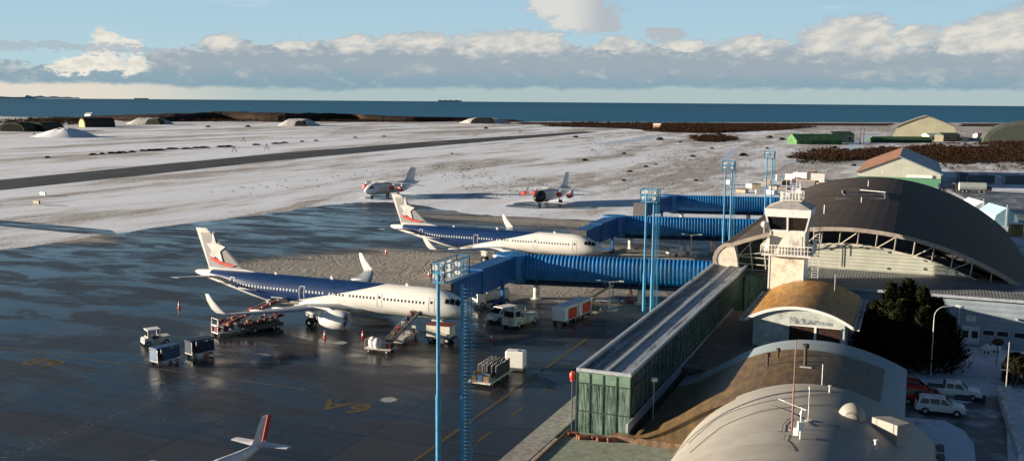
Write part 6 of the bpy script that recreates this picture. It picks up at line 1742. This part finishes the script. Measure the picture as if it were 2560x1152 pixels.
# snow mound
p = G(165, 342); mb = MB(); rings = []
for k in range(7):
    f = k / 6; rings.append([(28 * (1 - f * .88) * math.cos(2 * PI * i / 20) * (1 + .15 * math.sin(i * 2.3)), 20 * (1 - f * .9) * math.sin(2 * PI * i / 20), 6.2 * math.sin(f * PI / 2) ** 1.3 * (1 + .12 * math.sin(i * 1.7 + k))) for i in range(20)])
mb.loft(rings); o = mb.build('snow_mound', mat('mound_snow', (0.72, 0.73, 0.76), .9, var=.1, scale=.1), None, smooth=True, loc=(p.x, p.y, 0)); structure(o)
t = thing('small_hut', 'tiny white hut on the shore rise at left', 'hut', tuple(G(224, 293))); MB().b2(-6, 6, -4, 4, 0, 4).build('wall', WHITE, t); MB().prism([(-4.5, 4), (4.5, 4), (0, 6.5)], 0, -6.3, 6.3).build('roof', LGREY, t)
t = thing('small_hut', 'small orange and white hut at the left end of the brown scrub strip', 'hut', tuple(G(1643, 322))); MB().b2(-4, 4, -3, 3, 0, 4).build('wall', mat('hut_orange', (0.6, 0.35, 0.22), .7), t); MB().prism([(-3.5, 4), (3.5, 4), (0, 6)], 0, -4.3, 4.3).build('roof', WHITE, t)

# freight and tank area beyond the hall
for i, (px0, px1, py, h_, lb) in enumerate(((2400, 2418, 457, 3.8, 'small grey container at the left end of the container row'), (2421, 2486, 458, 3.0, 'long dark grey container in the middle of the row beyond the hall'), (2514, 2575, 461, 3.2, 'long dark container at the right edge beyond the hall'))):
    a_ = G(px0, py); b_ = G(px1, py); d = b_ - a_
    t = thing('freight_container', lb, 'container', (a_.x, a_.y, 0), math.atan2(d.y, d.x), 'dark freight containers beyond the hall')
    MB().b2(0, d.length, 0, 2.6, .15, h_).build('box_body', mat('container_grey', (0.10, 0.13, 0.14), .6, ribs=(0, 2, .05)), t)
    MB().b2(.2, d.length - .2, .1, 2.5, 0, .14).build('base_frame', DGREY, t); MB().b2(-.04, -.005, .3, 2.3, .3, h_ - .2).build('door', GREY, t)
for i, (px, py, L_, m_, lb) in enumerate(((2430, 482, 8.5, mat('tank_grey', (0.36, 0.40, 0.38), .45), 'pale grey tank wagon in the freight yard beyond the hall'),)):
    p = G(px, py); t = thing('tank_wagon', lb, 'tank', (p.x, p.y, 0), R(8))
    MB().cyl((-L_ / 2, 0, 2.1), (L_ / 2, 0, 2.1), 1.5, n=20).build('tank', m_, t, smooth=True); MB().b2(-L_ / 2, L_ / 2 + 1.5, -.9, .9, .5, .8).build('chassis', DGREY, t); MB().b2(L_ / 2 + .2, L_ / 2 + 1.8, -1.1, 1.1, .5, 2.4).build('cab', DGREY, t); wheels(t, (-3.2, -2, 2, 3.6), 2.0, .5)
p = G(2372, 478); t = thing('truck', 'dark truck parked left of the pale tank wagon', 'truck', (p.x, p.y, 0), R(12))
MB().b2(-3.5, 1.2, -1.2, 1.2, .9, 2.6).build('load_box', NAVY, t); MB().b2(1.4, 3.2, -1.15, 1.15, .6, 2.9).build('cab', DGREY, t); MB().b2(3.2, 3.24, -.9, .9, 1.7, 2.6).build('windscreen', GLASSD, t); wheels(t, (-2.5, -1.3, 2.3), 2.1, .5)
# pale tarpaulin covered stacks behind the roof edge
for px, py, w_, h_, m_, lb in ((2445, 530, 6.0, 3.4, mat('pale_tarp', (0.6, 0.64, 0.68), .5), 'pale tent-like cover with a pink mark beyond the roof edge, left one'), (2500, 560, 6.5, 4.6, mat('turquoise_tarp', (0.30, 0.50, 0.56), .5), 'pale turquoise tent-like cover beyond the roof edge, right one')):
    p = G(px, py); t = thing('covered_stack', lb, 'tent', (p.x, p.y, 0), R(15), 'pale covered stacks beyond the hall roof')
    MB().prism([(-w_ / 2, 0), (-w_ / 2 + .8, h_ * .6), (0, h_), (w_ / 2 - .8, h_ * .6), (w_ / 2, 0)], 1, -4, 9).build('cover', m_, t)
    MB().bar((0, -4.1, 0), (0, -4.1, h_ + .8), .12).build('pole', LGREY, t)
p = G(2538, 590); t = thing('crate', 'square mustard brown crate beside the hall roof at the right edge', 'crate', (p.x, p.y, 0), R(10)); MB().b2(-1.3, 1.3, -1.2, 1.2, .1, 2.9).build('box_body', mat('mustard', (0.26, 0.19, 0.07), .7), t); MB().b2(-1.5, 1.5, -1.4, 1.4, 2.9, 3.02).build('lid', LGREY, t)

# junk yard of vehicles and boxes beyond the farthest bridge
rng = random.Random(21)
jm = [WHITE_D, mat('tan_box', (0.42, 0.34, 0.24), .7), LGREY, DGREY, WHITE, mat('peach_crate', (0.5, 0.3, 0.2), .7), WOOD]
jl = ['white', 'tan', 'light grey', 'dark', 'bright white', 'peach', 'brown']
k = 0
for px, py, w_, h_, c_i in ((1876, 470, 2.5, 1.5, 0), (1890, 474, 3, 2, 1), (1905, 466, 2.5, 1.8, 0), (1918, 462, 2.5, 2, 5), (1935, 476, 3, 1.6, 1), (1950, 452, 3, 2.2, 2), (1964, 462, 2.6, 1.6, 6), (1975, 450, 3.6, 2.6, 4), (1988, 458, 2.4, 1.6, 3), (2002, 452, 5.5, 3.2, 0), (2018, 466, 8, 2.2, 3), (2030, 448, 3, 3.4, 3), (2044, 456, 5, 3.6, 4), (1930, 486, 3, 1.4, 2), (1900, 484, 3, 1.2, 0), (1822, 462, 2.0, 1.8, 0), (1855, 482, 3.5, 1.2, 1), (1960, 482, 3.4, 1.6, 3), (2060, 472, 5, 2.0, 3)):
    p = G(px, py); t = thing('storage_box', f'{jl[c_i]} box among the clutter beyond the farthest bridge', 'storage box', (p.x, p.y, 0), rng.uniform(-.5, .5), f'{jl[c_i]} boxes among the clutter beyond the farthest bridge')
    MB().b2(-w_ / 2, w_ / 2, -1.2, 1.2, .12, h_).build('box_body', jm[c_i], t, bevel=.06); MB().b2(-w_ / 2 - .08, w_ / 2 + .08, -1.28, 1.28, h_, h_ + .12).build('lid', jm[(c_i + 2) % 7], t); MB().b2(-w_ / 2 + .2, w_ / 2 - .2, -1, 1, 0, .12).build('base', DGREY, t)
    k += 1
# thin poles near the sheds
for i, (px, py, hh, lb) in enumerate(((2150, 360, 12, 'thin pole on the snow between the two green sheds, left one'), (2158, 362, 12, 'thin pole on the snow between the two green sheds, right one'))):
    p = G(px, py); o = MB().cyl((0, 0, 0), (0, 0, hh), .35).cyl((0, 0, 0), (0, 0, .4), .8).bar((-1.5, 0, hh - 1), (1.5, 0, hh - 1), .3).build('utility_pole', DGREY, None, loc=(p.x, p.y, 0)); tag(o, lb, 'pole', 'thin poles by the green sheds')
